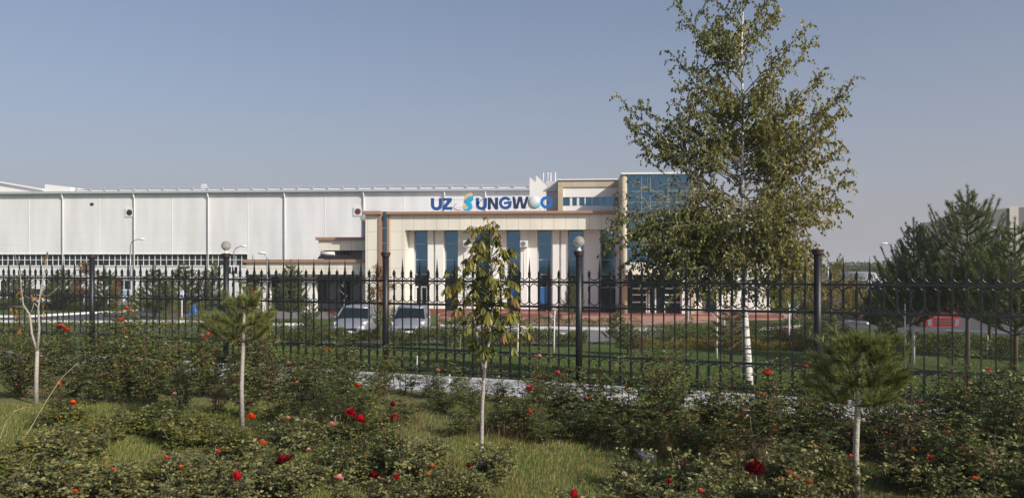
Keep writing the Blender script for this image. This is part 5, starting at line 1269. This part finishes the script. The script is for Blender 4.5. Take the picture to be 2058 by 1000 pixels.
# young pines in the foreground
def young_pine(px, pyb, pyt, D, R_, whorl_px, label, seed, trunk_m, radii):
    x, y = at(px, D); t = thing('young_pine', label, 'tree', (x, y, 0)); rng = np.random.default_rng(seed)
    zt_ = zat(pyt, D); zs = [zat(q, D) for q in whorl_px]; ax = radii[-1]
    path = [(0, 0, -.02), (-.01, 0, zs[0]*.5), (ax*.4, 0, zs[0]), (ax, 0, zt_-.12)]
    MB().tube(path, [.034, .028, .024, .010], 10).build('trunk', M[trunk_m], t, True); bb_ = MB(); segs = [(np.array([ax, 0, zt_-.32]), np.array([ax, 0, zt_-.08]))]
    for wi, z in enumerate(zs):
        nb = 6; a0 = rng.uniform(0, 6.28); rad = radii[wi]; cx = ax*.4+(ax*.6)*(z-zs[0])/max(.01, zt_-zs[0])
        for k in range(nb):
            a = a0+2*math.pi*k/nb+rng.uniform(-.3, .3); rr_ = rad*rng.uniform(.75, 1.1); p0 = np.array([cx, 0, z]); p1 = p0+np.array([math.cos(a)*rr_*.6, math.sin(a)*rr_*.6, rr_*.12]); p2 = p0+np.array([math.cos(a)*rr_, math.sin(a)*rr_, rr_*rng.uniform(.35, .95)])
            bb_.tube([tuple(p0), tuple(p1), tuple(p2)], [.011, .008, .005], 6, False); segs += [(p0*.55+p1*.45, p1), (p1, p2)]
            for q in range(3):
                s0 = p0+(p1-p0)*rng.uniform(.5, 1.1); aa = a+rng.choice([-1, 1])*rng.uniform(.4, .9); rl = rr_*rng.uniform(.3, .5); s1 = s0+np.array([math.cos(aa)*rl, math.sin(aa)*rl, rl*rng.uniform(.4, 1.1)])
                bb_.tube([tuple(s0), tuple(s1)], [.006, .004], 5, False); segs.append((s0, s1))
    bb_.build('branches', M['bark_pine'], t)
    P = []; Dd = []
    for (s0, s1) in segs:
        L = np.linalg.norm(s1-s0); n = int(480*L)+18; d = (s1-s0)/L; f = rng.random(n)**.8; v = rng.normal(0, 1, (n, 3)); v -= (v@d)[:, None]*d; v = norm(v)
        P.append(s0+(s1-s0)*f[:, None]); Dd.append(v*rng.uniform(.3, .95, n)[:, None]+d*.85+np.array([0, 0, .15])); m = 50; P.append(np.repeat(s1[None], m, 0)); Dd.append(d+rng.normal(0, .42, (m, 3))+np.array([0, 0, .1]))
    P = np.concatenate(P); Dd = np.concatenate(Dd); V, F, r = needles(P, Dd, .12*rng.uniform(.6, 1.1, len(P)), .0052, rng); link('crown', npmesh('crown', V, F, M['needle_near'], r), t)
young_pine(487, 862, 572, 10.6, .4, [685, 655, 618], 'young pine on a thin bare trunk, in front of the left globe lamp post', 91, 'bark_pale', [.52, .36, .22, .03])
young_pine(1722, 1000, 668, 7.45, .4, [815, 778, 735, 705], 'young pine on a pale thin trunk at right, rounded crown, before the fence', 92, 'bark_pale', [.44, .42, .34, .2, .02])

# leafy shrubs and small trees
def blob_tree(seed, H, Rx, crown0, n, leafL, matk, clumps=26, trunkr=.02, zflat=1.0):
    rng = np.random.default_rng(seed); b = MB().tube([(0, 0, -.03), (0, 0, H*crown0), (rng.normal(0, .02)*H, 0, H*.85)], [trunkr, trunkr*.8, trunkr*.3], 7); P = []
    for k in range(clumps):
        f = rng.random(); z = H*(crown0+(1-crown0)*f); rr_ = Rx*math.sin(math.pi*min(1, .18+.75*f))*rng.random()**.4; a = rng.uniform(0, 6.28); c = np.array([math.cos(a)*rr_, math.sin(a)*rr_, z])
        b.tube([(0, 0, max(H*crown0*.8, z-rr_*.8)), tuple(c)], [trunkr*.35, trunkr*.1], 4, False); m = n//clumps; P.append(c+rng.normal(0, 1, (m, 3))*Rx*np.array([.2, .2, .17]))
    P = np.concatenate(P); nn = len(P); V, F, r = leaves(P, rng.normal(0, .7, (nn, 3))+np.array([0, 0, -.4]), rng.normal(0, 1, (nn, 3))+np.array([0, 0, .6]), leafL*rng.uniform(.7, 1.2, nn), leafL*.62*rng.uniform(.8, 1.2, nn), rng)
    return b.mesh('trunk', M['bark'], True), npmesh('crown', V, F, M[matk], r)
kinds = {'orange': blob_tree(201, 3.0, .55, .3, 1500, .10, 'orange', 30), 'yellow': blob_tree(202, 3.0, .9, .25, 2600, .10, 'yellow', 34), 'red': blob_tree(203, 1.2, .5, .1, 1600, .05, 'redleaf', 24, .012),
         'green': blob_tree(204, 1.2, .5, .05, 1600, .055, 'hedge', 24, .012), 'olive': blob_tree(205, 1.2, .5, .05, 1600, .055, 'weed', 24, .012), 'ylow': blob_tree(206, 1.2, .4, .05, 1300, .05, 'yellow', 22, .012), 'tallgreen': blob_tree(207, 3.0, 1.0, .12, 3200, .10, 'hedge', 36)}
H0k = dict(orange=3.0, yellow=3.0, red=1.2, green=1.2, olive=1.2, ylow=1.2, tallgreen=3.0)
def shrub(px, pyt, D, kind, ws, label, cat='shrub', name='shrub', group='shrubs and small trees in the grounds', gbase=None):
    x, y = at(px, D); g0 = gz(x, y) if gbase is None else gbase; H = max(.2, zat(pyt, D)-g0); t = thing(name, label, cat, (x, y, g0), px*.7, group)
    for me_, nm in zip(kinds[kind], ('trunk', 'crown')):
        o = link(nm, me_, t); s = H/H0k[kind]; o.scale = (s*ws, s*ws, s)
for a in ((765, 537, 41, 'orange', 1.05, 'autumn sapling with orange-brown leaves between the silver cars', 'tree', 'autumn_tree'), (172, 530, 58, 'orange', 1.5, 'russet sapling at the leftmost fence post', 'tree', 'autumn_tree'), (240, 560, 56, 'orange', 1.1, 'small orange shrub left of the information board', 'tree', 'autumn_tree'),
          (410, 545, 56, 'orange', .9, 'thin brownish sapling left of the left lamp post', 'tree', 'autumn_tree'), (1610, 525, 45, 'yellow', 1.2, 'yellowing tree just left of the tall fence post', 'tree', 'yellow_tree'), (1565, 560, 48, 'yellow', 1.1, 'yellowing tree right of the birch crown', 'tree', 'yellow_tree'), (1680, 540, 43, 'yellow', 1.25, 'yellow tree just right of the tall fence post', 'tree', 'yellow_tree'), (1728, 556, 45, 'yellow', 1.0, 'lower yellow tree left of the gabled house', 'tree', 'yellow_tree'),
          (1800, 556, 60, 'tallgreen', 1.2, 'dark leafy tree beyond the tank truck', 'tree', 'leafy_tree'), (1840, 550, 64, 'tallgreen', 1.6, 'dark leafy tree behind the second big pine', 'tree', 'leafy_tree'), (1905, 545, 62, 'tallgreen', 1.8, 'dark leafy tree behind the red truck', 'tree', 'leafy_tree'), (1970, 550, 56, 'tallgreen', 1.8, 'dark leafy tree right of the red truck', 'tree', 'leafy_tree'), (2035, 548, 52, 'tallgreen', 1.8, 'dark leafy tree by the right edge', 'tree', 'leafy_tree'),
          (300, 640, 42, 'olive', 1.4, 'olive bush left of the parking sign kerb'), (330, 625, 43, 'olive', 1.3, 'tall olive bush beside the parking sign'), (348, 612, 45, 'ylow', 1.0, 'yellow bush left of the parking sign post'), (400, 625, 47, 'olive', 1.2, 'olive bush right of the blue cloth'), (430, 628, 46, 'green', 1.2, 'green bush left of the left young pine'), (35, 625, 40, 'olive', 1.5, 'brown-green bush left of the bare sapling'), (46, 632, 36, 'olive', .9, 'slim olive bush behind the bare sapling'),
          (540, 625, 50, 'olive', 1.4, 'olive bush before the low wing porch, left'), (600, 630, 46, 'olive', 1.3, 'olive bush before the dark porch pine'), (668, 622, 45, 'red', 1.0, 'reddish-brown bush left of the first silver car'), (655, 650, 39, 'ylow', 1.0, 'yellow-green bush by the first silver car'), (728, 628, 44, 'green', 1.0, 'dark bush behind the first silver car'), (790, 618, 43, 'green', .9, 'dark bush behind the gap between silver cars'),
          (925, 632, 27, 'green', 1.1, 'dense leafy bush behind the chestnut crown'), (1045, 680, 31, 'ylow', .9, 'small yellowish bush right of the chestnut'), (1120, 616, 50, 'olive', 1.0, 'round olive bush before the office plinth'), (1270, 632, 36, 'ylow', 1.1, 'yellow-leaved bush right of the small dark pine'), (1283, 675, 30, 'red', 1.2, 'red-leaved bush behind the fence right of the lamp post'), (1385, 634, 45, 'green', 1.2, 'dark round bush by the entrance column'),
          (1580, 655, 34, 'red', 1.3, 'red-leaved bush right of the birch trunk'), (1605, 625, 36, 'green', 1.3, 'dark bush left of the tall fence post'), (1690, 650, 33, 'red', 1.6, 'red-leaved bush right of the tall fence post'), (1630, 640, 33, 'green', 1.3, 'green bush at the foot of the tall fence post')):
    shrub(*a)
for (px, pyb, pyt, D, w_, lab) in ((1113, 703, 622, 31, 4, 'thin white sapling left of the right lamp post'), (1440, 708, 620, 29, 5, 'thin white sapling left of the golden pine'), (1455, 680, 600, 38, 3.5, 'slender white sapling beside the golden pine'), (1383, 640, 580, 44, 3, 'slender sapling by the entrance column'), (1585, 690, 610, 33, 5, 'leaning white trunk behind the red bush'), (1040, 702, 640, 30, 4, 'thin white sapling right of the chestnut trunk'), (691, 640, 570, 52, 2, 'very thin sapling before the low wing'),
                            (20, 600, 560, 68, 2.2, 'thin white trunk at the far left lawn'), (90, 612, 575, 64, 2.2, 'thin white trunk behind the bare sapling'), (124, 612, 575, 64, 2.2, 'white trunk below the dark left pine'), (137, 616, 575, 62, 2.2, 'white trunk left of the leftmost fence post'), (168, 618, 580, 62, 2.2, 'leaning white trunk at the leftmost fence post')):
    thin_trunk(px, pyb, pyt, D, w_, lab, .04*D/30)
# hedges
def hedge(p0, p1, wd, h, n, label, matk='hedge', seed=0, leaf=.055, z=None):
    rng = np.random.default_rng(seed); p0 = np.array(p0); p1 = np.array(p1); d = p1-p0; L = np.linalg.norm(d); d /= L; nn = np.array([-d[1], d[0]])
    u = rng.random(n)*L; s = rng.uniform(-1, 1, n); v = rng.random(n)**.55; edge_ = (.85+.15*np.sin(u*3.1+seed)+.12*np.sin(u*7.7))
    hh = h*edge_*(1-.25*s*s); xy = p0+d*u[:, None]+nn*(s*wd/2)[:, None]; g0 = np.array([gz(a, b_) for a, b_ in xy]) if z is None else z
    P = np.c_[xy, g0+hh*v+rng.normal(0, .03, n)]; V, F, r = leaves(P, rng.normal(0, .6, (n, 3))+np.array([0, 0, .5]), rng.normal(0, 1, (n, 3)), leaf*rng.uniform(.7, 1.3, n), leaf*.6, rng)
    c = (p0+p1)/2; V = V-np.array([c[0], c[1], 0]); o = link('hedge', npmesh('hedge', V, F, M[matk], r)); o.location = (c[0], c[1], 0); return tag(o, label, 'hedge')
hedge(at(560, 33.4), at(905, 33.8), .9, .78, 24000, 'low clipped hedge in front of the silver cars', 'hedge', 1)
hedge(at(905, 33.4), at(1180, 33.4), .9, .75, 20000, 'clipped hedge continuing right from the cars to the lamp post', 'hedge', 2)
hedge(at(880, 44.5), at(1240, 44.5), 1.0, .5, 9000, 'low dark hedge along the office terrace', 'hedge', 3)
hedge(at(1320, 36.5), at(1480, 33.0), 3.2, .85, 16000, 'wide green hedge mound left of the birch trunk', 'hedge', 4)
hedge(at(1500, 38), at(1660, 35), 1.4, .7, 9000, 'dark hedge right of the birch trunk', 'hedge', 5)
hedge(at(1260, 32.5), at(1700, 31.5), .7, .42, 12000, 'low yellow-green edging hedge along the lawn', 'yellow', 6, .05)
hedge(at(1350, 33.2), at(1700, 32.2), .8, .6, 9000, 'green edging row behind the yellow hedge', 'hedge', 12)
hedge(at(1690, 32), at(2120, 28), 1.3, .85, 18000, 'long hedge across the right lawn under the pines', 'hedge', 7)
hedge(at(1820, 36), at(2100, 33.5), .9, .42, 9000, 'hedge along the road edge by the red truck', 'hedge', 8)
hedge(at(-80, 40.5), at(420, 40.5), 1.3, .55, 16000, 'low rough hedge at the left road edge', 'hedge', 9)
hedge(at(420, 37.5), at(620, 34.2), 1.3, .65, 9000, 'rough hedge behind the left young pine', 'weed', 10)
hedge(at(-60, 62), at(560, 60), 1.5, .55, 12000, 'dark verge hedge along the far left kerb', 'hedge', 11, .09)
# distant tree belt at the right horizon
rng = np.random.default_rng(77); n = 26000; u = rng.uniform(20, 330, n); hh = 7+2.2*np.sin(u*.11)+1.6*np.sin(u*.31+1)+1.1*np.sin(u*.83)
P = np.c_[u, 235+rng.uniform(0, 14, n), -1.3+hh*rng.random(n)**.8*.62]; V, F, r = leaves(P, rng.normal(0, 1, (n, 3)), rng.normal(0, 1, (n, 3)), 1.0, .8, rng)
tag(link('distant_trees', npmesh('distant_trees', V, F, M['hedge'], r)), kind='stuff')

# long dry stalks, plank, stones
def stalk(pts, r0, label, plume=True):
    D0 = pts[0][2]; x, y = at(pts[0][0], D0); t = thing('dry_stalk', label, 'dry stalk', (x, y, 0), 0, 'long dry grass stalks'); P = [(*(np.array([*at(a, d), zat(b_, d)])-np.array([x, y, 0])),) for a, b_, d in pts]
    o = MB().tube(P, list(np.linspace(r0, .002, len(P))), 5).build('stem', M['stalk'], t)
M['stalk'] = mat('dry_stalk', (.36, .29, .17), .8)
stalk([(24, 912, 9.2), (60, 862, 9.3), (95, 802, 9.5), (125, 757, 9.7), (158, 727, 9.9)], .007, 'long straight dry stalk slanting up to the right at lower left')
stalk([(0, 880, 9.2), (10, 850, 9.2), (28, 826, 9.2), (48, 818, 9.3), (68, 819, 9.3)], .006, 'arched dry stalk bending right at the left edge')
stalk([(57, 960, 7.9), (62, 930, 7.9), (72, 912, 7.9), (90, 908, 7.9)], .005, 'small pale bent stalk near the old plank')
stalk([(672, 850, 8.6), (675, 835, 8.6), (684, 832, 8.6), (684, 842, 8.6)], .005, 'curled pale stalk left of the red roses')
x, y = at(60, 8.6); o = MB().box(-.17, .17, -.03, .03, -.012, .012).build('plank', M['wood'], None, False, .004); o.location = (x, y, .10); o.rotation_euler = (.1, .38, -.35); tag(o, 'old wooden plank lying in the weeds at lower left', 'plank')
for (px, py, s_, lab) in ((1290, 912, .12, 'flat grey stone at the edge of the bed, left one'), (1303, 922, .14, 'flat grey stone at the edge of the bed, right one')):
    D = 3520/(py-CY); x, y = at(px, D); b = MB().sphere((0, 0, 0), s_, 9, 6, (1, .7, .35)); r2 = random.Random(px); b.v = [(a*r2.uniform(.85, 1.15), c*r2.uniform(.85, 1.15), d*r2.uniform(.85, 1.15)) for a, c, d in b.v]
    o = b.build('stone', M['concrete']); o.location = (x, y, .03); o.rotation_euler = (.2, .3, .5); tag(o, lab, 'stone', 'stones at the bed edge')

# thin dusty air round the whole scene
hm = bpy.data.materials.new('haze'); hm.use_nodes = True; ht = hm.node_tree; ht.nodes.remove(ht.nodes['Principled BSDF'])
pv = ht.nodes.new('ShaderNodeVolumePrincipled'); pv.inputs['Color'].default_value = (.93, .93, .97, 1); pv.inputs['Density'].default_value = .0007; pv.inputs['Anisotropy'].default_value = .2
ht.links.new(pv.outputs[0], ht.nodes['Material Output'].inputs['Volume'])
hz = MB().box(-2700, 2700, -400, 4400, -3, 14).build('haze', hm); tag(hz, kind='stuff')
